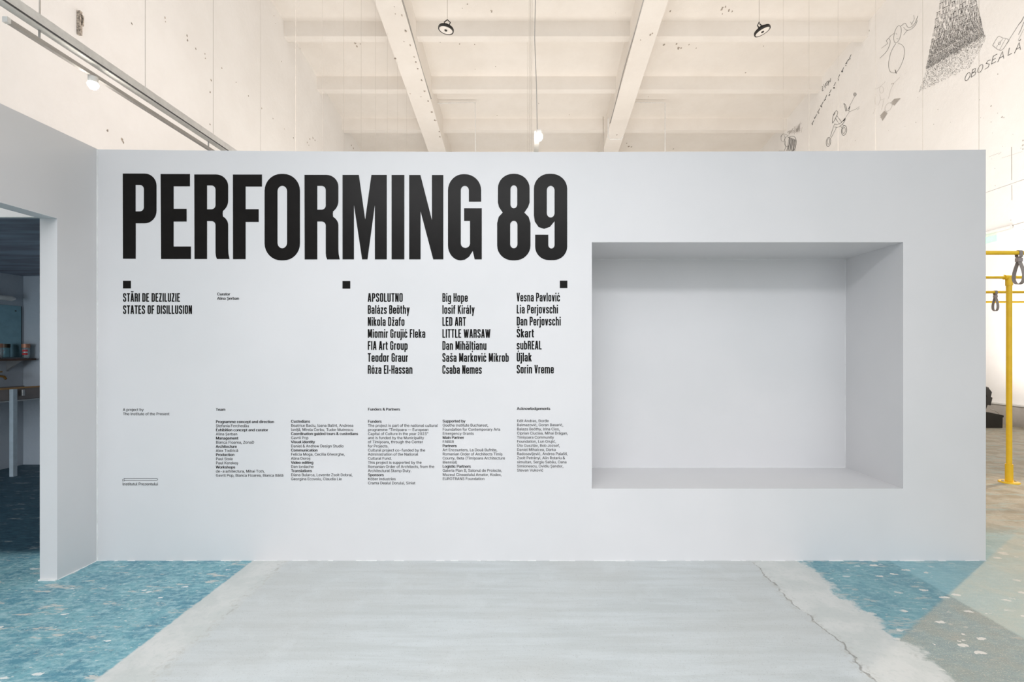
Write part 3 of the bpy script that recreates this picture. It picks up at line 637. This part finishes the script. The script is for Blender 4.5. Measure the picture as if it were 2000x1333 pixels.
# ------------------------------------------------------------------ marker drawings on the right hall wall
def onhall(u, v, d):
    p = at_x(u, v, HR); p.x -= .004 + d; return tuple(p)
def chaikin(P, n=2):
    for _ in range(n):
        Q = [P[0]]
        for a, b in zip(P[:-1], P[1:]):
            Q += [(a[0] * .75 + b[0] * .25, a[1] * .75 + b[1] * .25), (a[0] * .25 + b[0] * .75, a[1] * .25 + b[1] * .75)]
        P = Q + [P[-1]]
    return P
def drawing(label, strokes, mat=INK, fills=(), smooth=True, thin=0.68):
    """strokes: list of (points in px, width in px)"""
    m = MB()
    for P, wd in strokes: ribbon(m, chaikin(P) if smooth and len(P) >= 4 else P, wd * thin, onhall, 0, 0.002)
    for P in fills: m.add([onhall(a, b_, .003) for a, b_ in P], [tuple(range(len(P)))])
    return tag(m.build('wall_drawing', mat), label, 'drawing', 'marker drawings on the hall wall')
def ell(cx, cy, rx, ry, rot=0, n=18):
    c_, s2 = math.cos(rot), math.sin(rot)
    return [(cx + rx * math.cos(t) * c_ - ry * math.sin(t) * s2, cy + rx * math.cos(t) * s2 + ry * math.sin(t) * c_) for t in [2 * PI * i / n for i in range(n + 1)]]
K4 = lambda P: [(1500 + a / 4, b_ / 4) for a, b_ in P]
KA = lambda P: [(1750 + a / 7.404, b_ / 7.404) for a, b_ in P]
KB = lambda P: [(1560 + a / 7.405, 120 + b_ / 7.405) for a, b_ in P]
drawing('line drawing of a bald figure with a round body and angular shapes beside its head', [
    (K4(ell(1013, 268, 26, 70, .22)), .7), (K4([(1000, 340), (965, 395), (944, 470), (944, 540), (960, 568), (1000, 572), (1030, 535), (1064, 455), (1069, 380), (1050, 350), (1018, 338)]), .7),
    (K4([(985, 262), (960, 280), (925, 318)]), .7), (K4([(925, 318), (937, 340), (887, 378)]), .6), (K4([(945, 300), (960, 322), (935, 400), (875, 455)]), .7),
    (K4([(1040, 205), (1075, 175), (1090, 215), (1115, 218), (1150, 185), (1172, 125)]), .8), (K4([(1060, 212), (1080, 238), (1110, 235), (1150, 205), (1168, 160)]), .7), (K4([(1110, 170), (1130, 190)]), .6), (K4([(1120, 195), (1145, 150), (1140, 118)]), .6),
    (K4([(1090, 235), (1060, 275)]), .7), (K4([(995, 545), (1003, 575)]), 1.6), (K4([(1000, 262), (1010, 268)]), .6), (K4([(1005, 300), (1020, 306)]), .6)])
hatch = []
drawing('line drawing of crossed hammer and sickle with scissor rings and a flower', [
    (KB([(545, 710), (575, 735), (535, 820), (487, 912), (490, 840), (500, 770), (545, 710)]), .9), (KB([(500, 770), (530, 735), (520, 770), (505, 780)]), .8),
    (KB([(553, 785), (625, 882)]), .9), (KB([(530, 820), (585, 900)]), .9),
    (KB([(520, 905), (560, 918), (610, 895), (650, 850), (680, 812), (665, 875), (605, 938), (560, 958), (520, 950)]), 1.0),
    (KB([(520, 905), (490, 990), (460, 1090)]), .8), (KB([(545, 960), (500, 1050), (470, 1110)]), .7),
    (KB(ell(432, 1165, 32, 68, .12)), .9), (KB(ell(432, 1160, 18, 42, .12)), .7), (KB(ell(658, 1000, 38, 72, .12)), 1.0), (KB(ell(656, 1000, 20, 45, .12)), .8),
    (KB([(610, 940), (640, 975)]), .9), (KB([(635, 915), (665, 935)]), .8),
    (KB([(683, 722), (672, 660), (648, 602), (680, 625), (700, 705), (683, 722)]), .9), (KB([(700, 705), (725, 715), (745, 725)]), .9), (KB([(720, 690), (745, 640), (735, 680), (728, 705)]), 1.2),
    (KB([(740, 640), (800, 530), (815, 500)]), .5), (KB(ell(815, 478, 20, 24)), .8), (KB(ell(815, 478, 9, 12)), .7), (KB([(745, 725), (830, 690), (880, 655)]), .5), (KB([(850, 700), (878, 680)]), .5), (KB([(735, 730), (680, 812)]), .5)],
    fills=[KB([(650, 850), (680, 812), (668, 850), (640, 872)])])
def scrib(cx, cy, s, n, wd):
    out = []
    for _ in range(n):
        x, y = cx + random.uniform(-s, s) * .5, cy + random.uniform(-s, s)
        out.append(([(x, y), (x + random.uniform(-s, s) * .6, y + random.uniform(.3, 1) * s), (x + random.uniform(-s, s) * .6, y + random.uniform(-.5, 1) * s)], wd))
    return out
chain = tag(empty('wall_drawing', at_x(1590, 200, HR)), 'slanting chain of tiny scribbled marks running up beside the short word', 'drawing', 'marker drawings on the hall wall')
for (x, y) in [(195, 912), (237, 825), (280, 742), (332, 640), (384, 545), (446, 468), (510, 362), (570, 250), (628, 148), (688, 38), (735, -40)]:
    (a, b_), = KB([(x, y)]); m = MB()
    for S, wd in scrib(a, b_, 2.2, 3, .9) + [([(a, b_ - 1), (a + 2, b_ - 5), (a + 3.4, b_ - 8)], .8)]: ribbon(m, S, wd, onhall, 0, .002)
    part(m, 'scribble', INK, chain)
drawing('short handwritten word ZVON slanting up near the ceiling corner', [
    (KB([(330, 375), (358, 352), (335, 435), (362, 412)]), .9), (KB([(362, 332), (385, 388), (392, 312)]), .9), (KB(ell(412, 318, 11, 34, .3)), .9), (KB([(430, 350), (438, 262), (456, 312), (464, 245)]), .9)])
drawing('drawing of a dark feathery brush or bottle with thin strings above', [
    (KB([(1370, 325), (1330, 420), (1300, 540)]), .5), (KB([(1465, 230), (1370, 325)]), .5), (KB(ell(1300, 660, 42, 70, .6)), .6), (KB([(1365, 310), (1378, 330)]), 1.4)] +
    [(KB([(1380 + i * 9, 560 - i * 1), (1360 + i * 5, 630 - i * 8)]), 1.3) for i in range(10)] + [(KB([(1470, 535), (1390, 545), (1330, 605)]), 1.2)], FAINT,
    fills=[KB([(1375, 552), (1478, 532), (1440, 575), (1385, 640), (1350, 605)]), KB([(1180, 785), (1240, 715), (1285, 750), (1215, 860)])])
# heap of arched figures
P = []; v = 0.0
while v < 1.0:
    xl, yl = 678 - 238 * v, -60 + 1060 * v; xr, yr = 1075 + 195 * v, -290 + 800 * v
    s = 112 * (1 - v) ** 1.15 + 30; n = max(5, int((xr - xl) / (s * .58)))
    for i in range(n + 1):
        u = (i + random.uniform(-.2, .2)) / n; a = xl + (xr - xl) * u; b_ = yl + (yr - yl) * u + random.uniform(-.12, .12) * s; w2 = s * .26; hh = s * .95
        P.append((KA([(a - w2, b_ + hh * .8), (a - w2 * .95, b_ + hh * .3), (a - w2 * .35, b_ + hh * .03), (a + w2 * .45, b_), (a + w2, b_ + hh * .3), (a + w2, b_ + hh * .85)]), .5))
        if s > 45: P.append((KA([(a - w2 * .5, b_ + hh * .7), (a - w2 * .5, b_ + hh * .3), (a + w2 * .3, b_ + hh * .18), (a + w2 * .6, b_ + hh * .7)]), .42))
        for _ in range(3 if s > 60 else 2):
            q = a + random.uniform(-.9, .8) * w2; z = b_ + random.uniform(.15, .5) * hh; P.append((KA([(q, z), (q + random.uniform(-4, 4), z + hh * random.uniform(.2, .4))]), .42))
        if random.random() < .55: P.append((KA([(a - w2, b_ + hh * .12), (a + w2 * .9, b_ - hh * .12)]), .95 if s > 60 else .7))
    v += s * .80 / 1060
for _ in range(2100):
    t = random.random() ** 1.1; u = random.random()
    x0, y0 = 445 - 115 * t, 985 + 345 * t; x1, y1 = 1290 + 120 * t - 350 * t * t, 500 + 60 * t + 420 * t * t
    x = x0 + (x1 - x0) * u; y = y0 + (y1 - y0) * u
    P.append((KA([(x, y), (x + random.uniform(-6, 6), y + random.uniform(4, 15))]), .38))
crowd = drawing('dense ink drawing of a heap of arched figures thinning into dots', P, smooth=False, thin=0.72)
bx_, by_ = Vector((105, -62)) / 105, Vector((22, -112)) / 112
def hand(cx, cy, strokes, sc_=1.0, wd=1.0):
    return [(KA([tuple(Vector((cx, cy)) + bx_ * a * 38 * sc_ + by_ * b_ * 56 * sc_) for a, b_ in S]), wd) for S in strokes]
O_ = [[(math.cos(t) * .95, math.sin(t)) for t in [2 * PI * i / 16 for i in range(17)]]]
W = []
W += hand(1038, 1110, O_); W += hand(1130, 1045, [[(-.8, -1), (-.8, 1)], [(-.8, 1), (.4, .8), (.4, .2), (-.8, 0)], [(-.8, 0), (.8, -.2), (.7, -.9), (-.8, -1)]])
W += hand(1222, 993, O_); W += hand(1330, 930, [[(.8, .8), (-.2, 1), (-.8, .5), (.6, -.2), (.5, -.9), (-.8, -1)]])
W += hand(1425, 855, [[(.8, 1), (-.7, 1), (-.8, -1), (.9, -1)], [(-.7, 0), (.5, 0)]], 1, 1.2)
W += hand(1530, 808, [[(-1, -1), (0, 1), (1, -1)], [(-.6, -.3), (.6, -.3)]], 1.15, 1.2); W += hand(1655, 735, [[(-.6, 1), (-.6, -1), (.9, -1)]], 1, 1.2)
W += hand(1772, 680, [[(-1, -1), (0, 1), (1, -1)], [(-.6, -.3), (.6, -.3)], [(-.4, 1.6), (0, 1.35), (.4, 1.6)]], 1.15, 1.2)
drawing('handwritten capital words OBOSEALĂ slanting up the hall wall', W, smooth=False, thin=0.8)
drawing('line drawing of a flag with a small circle tied to crossed poles', [
    (KA([(1400, 657), (1478, 522), (1510, 528), (1545, 553), (1590, 552), (1632, 578)]), .7), (KA([(1400, 657), (1470, 718), (1540, 738), (1632, 585), (1775, 360)]), .8), (KA([(1450, 690), (1548, 560)]), .5), (KA([(1500, 722), (1590, 560)]), .5),
    (KA(ell(1498, 628, 16, 20)), .6), (KA([(1775, 358), (1820, 305), (1851, 240)]), 1.3), (KA([(1600, 640), (1640, 585)]), .5), (KA([(1775, 500), (1810, 430), (1851, 320)]), 1.0), (KA([(1770, 580), (1851, 420)]), .5)])
drawing('hatched head drawing peeking over the top edge of the partition', [(K4(ell(150, 1108, 22, 40)), .6), (K4(ell(118, 1080, 16, 28)), .5), (K4([(100, 1070), (120, 1045), (160, 1060)]), .5), (K4([(135, 1100), (140, 1150), (125, 1185)]), .6),
    (K4([(160, 1075), (190, 1062), (218, 1075), (224, 1120), (210, 1170), (175, 1190)]), .8)] + [(K4([(168 + i * 5, 1072 + i * 2), (150 + i * 6 + random.uniform(-4, 4), 1180)]), .8) for i in range(11)] + [(K4([(85 + i * 8, 1190), (90 + i * 8, 1178)]), .7) for i in range(5)])
P = []
for i in range(34):
    t = i / 33; P += [(K4([(150 + 100 * t + a, 1040 - 90 * t * random.random() + a), (156 + 100 * t + a, 1030 - 80 * t * random.random())]), .4) for a in (0, 12)]
drawing('faint pale handwriting above the hatched head', P, FAINT)
drawing('faint pale outline sketch between the scissors and the brush drawings', [(KB([(1100, 400), (1150, 390), (1200, 350), (1260, 290)]), .4), (KB([(1120, 470), (1100, 560), (1120, 670), (1080, 760)]), .4), (KB([(1170, 480), (1190, 540), (1150, 640)]), .4), (KB(ell(1200, 410, 30, 50)), .4), (KB([(1190, 560), (1240, 540), (1200, 700)]), .4)], FAINT)
drawing('thin dark pipe-like line with breaks drawn down the wall right of the partition', [([(1976, 287), (1976.5, 352)], 1.4), ([(1976.7, 362), (1977, 391)], 1.2), ([(1932, 306.5), (1952, 299)], .6), ([(1957, 309), (1998, 296)], .5), ([(1951, 302), (1956, 297)], .6)], FAINT)
drawing('pale smeared brush stroke on the wall above the yellow rails', [([(1926, 453), (1960, 446), (2000, 434)], 1.6)], FAINT)

# ------------------------------------------------------------------ hanging light tracks and wires
def topZ(Y): return cz(Y) - .02
tr = tag(empty('track_light', (-3.63, 3.4, 3.8)), 'long white linear track hanging by wires on the left, receding behind the partition', 'light')
part(MB().box((-3.665, 1.6, 3.815), (-3.60, 15.2, 3.905)), 'trunk', WHITE_M, tr)
part(MB().box((-3.600, 1.6, 3.822), (-3.596, 15.2, 3.834)), 'channel', SLOT, tr, 'dark groove')
bar = part(MB().box((-3.67, 3.42, 3.72), (-3.637, 15.2, 3.752)), 'luminaire_bar', GREY_M, tr)
sub(MB().box((-3.672, 3.40, 3.717), (-3.635, 3.425, 3.755)), 'end_cap', WHITE_M, bar)
for Y in (3.64, 5.57, 7.5, 9.5): part(MB().tube([(-3.652, Y, 3.74), (-3.652, Y, 3.82)], .007, 6), 'hanger', GREY_M, tr)
for i in range(12):
    Y = 3.62 + i; part(MB().tube([(-3.63, Y, 3.9), (-3.63, Y, topZ(Y))], .0024 if i else .006, 5), 'suspension_wire', STEEL, tr)
hd = part(MB().tube([(-3.652, 4.09, 3.72), (-3.652, 4.09, 3.665)], .035, 14), 'spot_head', WHITE_M, tr)
m = MB(); m.lathe([(0.0001, -.04), (.02, -.035), (.036, -.015), (.04, 0), (.036, .015), (.001, .03)], 16, (-3.652, 4.09, 3.655)); part(m, 'lit_lamp', GLOW, tr)
lamp('track_spot_light', (-3.652, 4.09, 3.57), 5, (1.0, 0.92, 0.82), .04)
tc = tag(empty('track_light', (.10, 5.4, 3.8)), 'hanging track seen end-on at the centre with a lit lamp above the partition edge', 'light')
part(MB().box((.08, 5.46, 3.83), (.135, 14.5, 3.89)), 'trunk', WHITE_M, tc)
for i, (px, Y) in enumerate(((1030, 13.6), (1033.5, 11.5), (1037, 9.6), (1041, 7.8))):
    part(MB().tube([(.02 + (px - PX) * Y / F * .5, Y, 3.89), ((px - PX) * Y / F, Y, topZ(Y))], .003, 5), 'suspension_wire', STEEL, tc)
pts = [(.093 + .012 * math.sin(t * 2.1) + (.02 if t < 1 else 0), 5.5, 3.85 + t * .55) for t in range(14)]
part(MB().tube(pts, .0045, 6), 'power_cable', GREY_M, tc)
m = MB(); m.tube([(.13, 5.43, 3.88), (.13, 5.43, 3.84)], .03, 14); part(m, 'spot_head', WHITE_M, tc)
m = MB(); m.lathe([(0.0001, -.05), (.025, -.04), (.042, -.01), (.042, .01), (.03, .03), (.001, .04)], 16, (.13, 5.43, 3.81)); part(m, 'lit_lamp', GLOW, tc)
lamp('centre_spot_light', (.13, 5.40, 3.70), 8, (1.0, 0.90, 0.78), .04)
tg = tag(empty('suspended_cable', (5.85, 7, 3.44)), 'thin dark cable strung through the right side of the hall on fine wires', 'cable')
part(MB().tube([(5.85, 4.0, 3.44), (5.85, 9, 3.43), (5.85, 15, 3.44)], .006, 6), 'cable', GREY_M, tg)
for px in (1912, 1802, 1710, 1637, 1580, 1530):
    Y = 5.85 * F / (px - PX); part(MB().tube([(5.85, Y, 3.44), (5.85, Y, topZ(Y))], .0026, 5), 'suspension_wire', STEEL, tg)

def high_bay(px, py, rx, ry, label, hook):
    Y = 11.0; p = at(px, py, Y); root = empty('high_bay_lamp', p); root.rotation_euler = (rx, ry, 0); R = .175
    tag(root, label, 'lamp', 'unlit high bay lamps under the roof')
    m = MB(); m.lathe([(.001, .10), (.07, .10), (.075, .05), (R * .8, .035), (R, .02), (R, -.015), (R * .9, -.02), (R * .88, -.006), (.001, -.006)], 32)
    hs = m.build('housing', DARK_M, root)
    m = MB()
    for k in range(28):
        a = 2 * PI * k / 28; c_, s2 = math.cos(a), math.sin(a); t = .006
        q = [(.07, .03), (R * 1.03, .015), (R * .95, .045), (.08, .09)]
        m.add([(r * c_ - t * s2 * e_, r * s2 + t * c_ * e_, z) for e_ in (-1, 1) for r, z in q], [(0, 1, 2, 3), (7, 6, 5, 4), (0, 4, 5, 1), (1, 5, 6, 2), (2, 6, 7, 3), (3, 7, 4, 0)])
    m.build('cooling_fins', DARK_M, root)
    m = MB(); m.lathe([(.03, -.012), (.09, -.022), (R * .86, -.012), (R * .86, -.004)], 32); m.build('diffuser', DIFF, root)
    m = MB(); m.lathe([(.001, -.03), (.028, -.028), (.032, -.012), (.032, 0)], 20); m.build('hub', DARK_M, root)
    m = MB(); m.tube([(.05, 0, .09), (.075 if hook else .0, 0, .17), (.0, 0, .22), (-.06, 0, .16), (-.05, 0, .09)], .012, 8); m.build('bracket', DARK_M, root)
    # wire hangs plumb: world space
    rot = Matrix.Rotation(ry, 4, 'Y') @ Matrix.Rotation(rx, 4, 'X')
    top = p + (root.rotation_euler.to_matrix() @ Vector((0, 0, .22)))
    m = MB(); m.tube([top - Vector((0, 0, .02)), (top.x, top.y, topZ(top.y))], .006, 6); wo = m.build('suspension_wire', STEEL, root)
    wo.matrix_parent_inverse = (Matrix.Translation(p) @ root.rotation_euler.to_matrix().to_4x4()).inverted()
high_bay(871, 58, .06, .16, 'round black high bay lamp hanging left of centre, right of the left beam', 1)
high_bay(1489, 61, .0, -.34, 'round black high bay lamp tilted on its hook, right of the right beam', 0)

# ------------------------------------------------------------------ yellow rails with strap handles
ZB, RB, RPOST = 2.21, .0168, .0255
def rail(Y, x0, x1, posts, label):
    root = tag(empty('hand_rail', (x0, Y, 0)), label, 'rail', 'yellow tube rails behind the partition')
    part(MB().tube([(x0, Y, ZB), (x1, Y, ZB)], RB, 14), 'crossbar', YEL, root)
    for x in posts:
        po = part(MB().tube([(x, Y, .012), (x, Y, ZB - .02)], RPOST, 18), 'post', YEL, root)
        m = MB(); m.tube([(x - .055, Y, ZB), (x + .055, Y, ZB)], .027, 14); m.tube([(x, Y, ZB), (x, Y, ZB - .09)], .032, 14)
        sub(m, 'tee_joint', YEL, po)
        m = MB(); m.tube([(x, Y, .012), (x, Y, .20)], .034, 18); m.lathe([(.001, .014), (.085, .014), (.09, .008), (.09, 0), (.001, 0)], 24, (x, Y, 0))
        sub(m, 'floor_flange', YEL, po)
        for dx, dy in ((-.06, .01), (.06, -.01)):
            m = MB(); m.lathe([(.0005, .026), (.009, .024), (.011, .014)], 8, (x + dx, Y + dy, 0)); sub(m, 'bolt', GREY_M, po)
rail(3.94, 3.35, 5.3, (3.42, 5.18), 'nearest and highest-looking yellow rail, a large grey strap on it')
rail(5.23, 3.35, 7.1, (3.42, 5.18, 7.0), 'yellow rail whose round post and floor flange stand right of the partition')
rail(6.55, 3.35, 7.1, (3.42, 5.18, 7.0), 'thin-looking yellow rail behind the post, a small grey strap on it')
rail(7.84, 3.35, 8.9, (3.42, 5.18, 7.0, 8.8), 'farthest and lowest-looking yellow rail, nothing hanging on it')
def strap(x, Y, rz, label):
    root = tag(empty('strap_handle', (x, Y, ZB)), label, 'strap', 'grey strap handles on the yellow rails'); root.rotation_euler = (0, 0, rz)
    def band(name, pts, wd, th, m_, n_closed=True):
        m = MB(); N = len(pts)
        P_ = [Vector((0, a, b_)) for a, b_ in pts]; vs_ = []
        for i in range(N):
            t = (P_[(i + 1) % N] - P_[i - 1]).normalized(); nn = Vector((0, t.z, -t.y))
            for (sx_, sn) in ((-1, 1), (1, 1), (1, -1), (-1, -1)): vs_.append(P_[i] + Vector((sx_ * wd / 2, 0, 0)) + nn * sn * th / 2)
        fs = [(i * 4 + k, i * 4 + (k + 1) % 4, ((i + 1) % N) * 4 + (k + 1) % 4, ((i + 1) % N) * 4 + k) for i in range(N) for k in range(4)]
        m.add(vs_, fs); m.smooth = True; return m.build(name, m_, root)
    # loop lies in the Y-Z plane of the strap, webbing is wide along X
    band('bar_loop', [(.020 * math.cos(t), .020 * math.sin(t) - (.02 if math.sin(t) < -.5 else 0)) for t in [2 * PI * i / 20 for i in range(20)]], .03, .003, STRAP)
    tear = []
    for i in range(28):
        t = 2 * PI * i / 28; h_ = (1 - math.cos(t)) / 2           # 0 at top, 1 at bottom
        tear.append((.056 * math.sin(t) * (h_ ** .75), -.050 - .205 * h_))
    band('grip_loop', tear, .034, .003, STRAP)
    m = MB(); m.box((-.02, -.014, -.072), (.02, .014, -.042)); m.build('buckle', BUCK, root)
strap(at(1990, 490, 3.94).x, 3.94, math.radians(4), 'large grey webbing strap hanging from the nearest yellow rail')
strap(at(1944, 571, 6.55).x, 6.55, math.radians(-4), 'small grey webbing strap hanging from the rail behind the yellow post')

# black stage machine on the floor by the right wall
mr = tag(empty('stage_machine', (8.9, 9.1, 0)), 'black angular machine on a low black box beside the right hall wall', 'machine')
Ym = 8.95
fm = lambda u, v, d: (lambda p: (p.x, p.y, max(0.0, p.z)))(at(u, v, Ym) + Vector((0, d, 0)))
part(MB().prism([[(1880, 836), (1958, 836.5), (1958.5, 816), (1960.5, 815.5), (1960.5, 812), (1932, 806), (1880, 800)]], fm, 0, .45), 'base_box', DARK_M, mr)
part(MB().prism([[(1928, 808), (1931, 800), (1934, 792), (1940, 793), (1943.5, 778), (1940.5, 776), (1942.5, 767), (1937, 760), (1936, 757.5), (1925, 754.5), (1900, 748), (1890, 800)]], fm, .05, .38), 'tilted_body', DARK_M, mr)
m = MB(); m.prism([[(1928, 762), (1934, 768), (1932, 776), (1927, 772)]], fm, .03, .05); part(m, 'side_plate', DARK_M, mr)
part(MB().tube([at(1934, 800, Ym + .2), at(1942, 802, Ym + .2), at(1949, 806, Ym + .2), at(1952, 812, Ym + .2)], .008, 6), 'power_lead', STEEL, mr)
# emergency sign fixture
yS = 9.75
sg = tag(empty('exit_light', (HR - .06, yS, 3.72)), 'small wall fitting with green glow above the yellow rails', 'sign light')
part(MB().tube([(HR - .05, yS - .45, 3.80), (HR - .05, yS + .5, 3.80)], .035, 10), 'tube_body', WHITE_M, sg)
part(MB().box((HR - .03, yS - .12, 3.60), (HR, yS + .25, 3.72)), 'green_panel', GREEN, sg)

# ------------------------------------------------------------------ washroom annex behind the left doorway
AX, AY, AZ = -6.28, 6.06, 2.35
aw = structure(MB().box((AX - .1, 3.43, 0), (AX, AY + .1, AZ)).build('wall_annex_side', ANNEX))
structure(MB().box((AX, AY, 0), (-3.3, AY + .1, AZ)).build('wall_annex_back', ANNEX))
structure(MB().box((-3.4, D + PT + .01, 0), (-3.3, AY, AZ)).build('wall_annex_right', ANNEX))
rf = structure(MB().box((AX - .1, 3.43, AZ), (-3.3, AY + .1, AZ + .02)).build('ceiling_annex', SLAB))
part(MB().box((AX - .1, 3.40, AZ), (-3.3, 3.43, AZ + .14)), 'fascia', PLAST, rf); part(MB().box((AX - .1, 3.43, AZ + .02), (-3.3, AY + .1, AZ + .14)), 'roof_deck', PLAST, rf)

def sink():
    r = tag(empty('wash_trough', (-6.05, 5.0, 0)), 'long metal washing trough with a wooden rim on grey legs in the annex', 'sink')
    y0, y1 = 3.9, AY - .01; xf = -5.83
    m = MB(); m.box((xf - .02, y0, .855), (xf, y1, .985)); m.box((AX + .012, y0, .855), (AX + .024, y1, .985)); m.box((AX + .012, y0, .845), (xf, y1, .86)); m.box((AX + .012, y0, .855), (xf, y0 + .015, .985))
    part(m, 'basin', TROUGH, r)
    part(MB().box((xf - .035, y0, .985), (xf + .012, y1, 1.0)), 'rim', RIM, r)
    part(MB().box((xf - .004, y0, .842), (xf + .006, y1, .856)), 'lower_edge', GREY_M, r)
    for Y in (4.2, 5.49):
        part(MB().box((xf + .006, Y - .022, 0), (xf + .05, Y + .022, .985)), 'leg', LEGM, r)
    part(MB().tube([(xf + .02, 5.60, .90), (xf + .02, 5.60, .97)], .02, 12), 'drain_plug', GREY_M, r)
sink()
m = MB(); m.box((AX, 3.9, 1.30), (AX + .20, 6.02, 1.325))
sh = tag(m.build('wall_shelf', WOOD), 'dark wooden shelf under the mirror in the annex', 'shelf')
m = MB(); m.prism([[(AX + .002, 1.30), (AX + .17, 1.30), (AX + .03, 1.20), (AX + .002, 1.17)]], lambda u, v, d: (u, d, v), 5.86, 5.885)
sub(m, 'bracket', GREY_M, sh)
m = MB(); m.box((AX, 4.2, 1.34), (AX + .008, 6.03, 1.97)); mi = tag(m.build('wall_mirror', MIRROR), 'old dark teal mirror with worn edge above the shelf', 'mirror')
m = MB(); m.box((AX, 6.03, 1.34), (AX + .010, 6.036, 1.97)); m.lathe([(.0005, .0), (.012, .0), (.012, .004)], 8, (0, 0, 0)); sub(MB().box((AX, 6.028, 1.34), (AX + .010, 6.034, 1.97)), 'worn_edge', DARK_M, mi)
m = MB(); m.box((AX + .008, 5.955, 1.90), (AX + .011, 5.97, 1.915)); sub(m, 'screw', DARK_M, mi)
wlp = empty('wall_lamp', (AX + .06, 5.4, 2.05)); tag(wlp, 'unlit white tube lamp on the annex wall above the mirror', 'lamp')
part(MB().tube([(AX + .06, 4.9, 2.05), (AX + .06, 5.86, 2.05), (AX + .06, 5.90, 2.05)], [.032, .032, .018], 14), 'tube', DIFF, wlp); part(MB().box((AX, 5.1, 2.03), (AX + .04, 5.8, 2.07)), 'mount', WHITE_M, wlp)
def jar(x, y, label, lab=True):
    r = tag(empty('jar', (x, y, 1.325)), label, 'jar')
    m = MB(); m.lathe([(.001, 0), (.034, 0), (.037, .005), (.037, .125), (.033, .135), (.031, .135), (.034, .12), (.034, .008), (.001, .006)], 24); m.build('glass', GLASS, r)
    m = MB(); m.lathe([(.039, .132), (.039, .178), (.001, .18)], 24); m.lathe([(.001, .132), (.039, .132)], 24); m.build('lid', COPPER, r)
    if lab:
        for z in (.055, .095):
            m = MB(); a0 = math.radians(-100); n = 8; R = .0375
            vs_ = [(R * math.cos(a0 + i * .2 + .0), R * math.sin(a0 + i * .2), zz) for i in range(n) for zz in (z - .012, z + .012)]
            m.add(vs_, [(2 * i, 2 * i + 2, 2 * i + 3, 2 * i + 1) for i in range(n - 1)]); m.build('red_label', RED, r)
jar(-6.15, 5.965, 'glass jar with copper lid and red label at the end of the shelf')
jar(-6.20, 5.70, 'glass jar with copper lid standing farther along the shelf, before the mirror', False)
m = MB(); m.lathe([(.001, 0), (.06, 0), (.05, .03), (.001, .03)], 12, (-6.17, 5.62, 1.325)); 
ds = tag(m.build('dish', DARK_M), 'small black dish with a yellow sponge on the shelf', 'dish'); sub(MB().box((-6.21, 5.585, 1.355), (-6.13, 5.645, 1.39)), 'sponge', SPONGE, ds)
tp = tag(empty('water_tap', (AX, 5.62, 1.14)), 'aged brass tap on the annex wall over the trough', 'tap')
part(MB().tube([(AX, 5.70, 1.12), (AX + .10, 5.70, 1.12), (AX + .15, 5.70, 1.115), (AX + .17, 5.70, 1.085)], .013, 10), 'spout', BRASS, tp)
part(MB().tube([(AX + .08, 5.70, 1.12), (AX + .08, 5.70, 1.17)], .010, 8), 'valve_stem', BRASS, tp); part(MB().tube([(AX + .08, 5.66, 1.17), (AX + .08, 5.74, 1.17)], .008, 8), 'tap_handle', BRASS, tp)
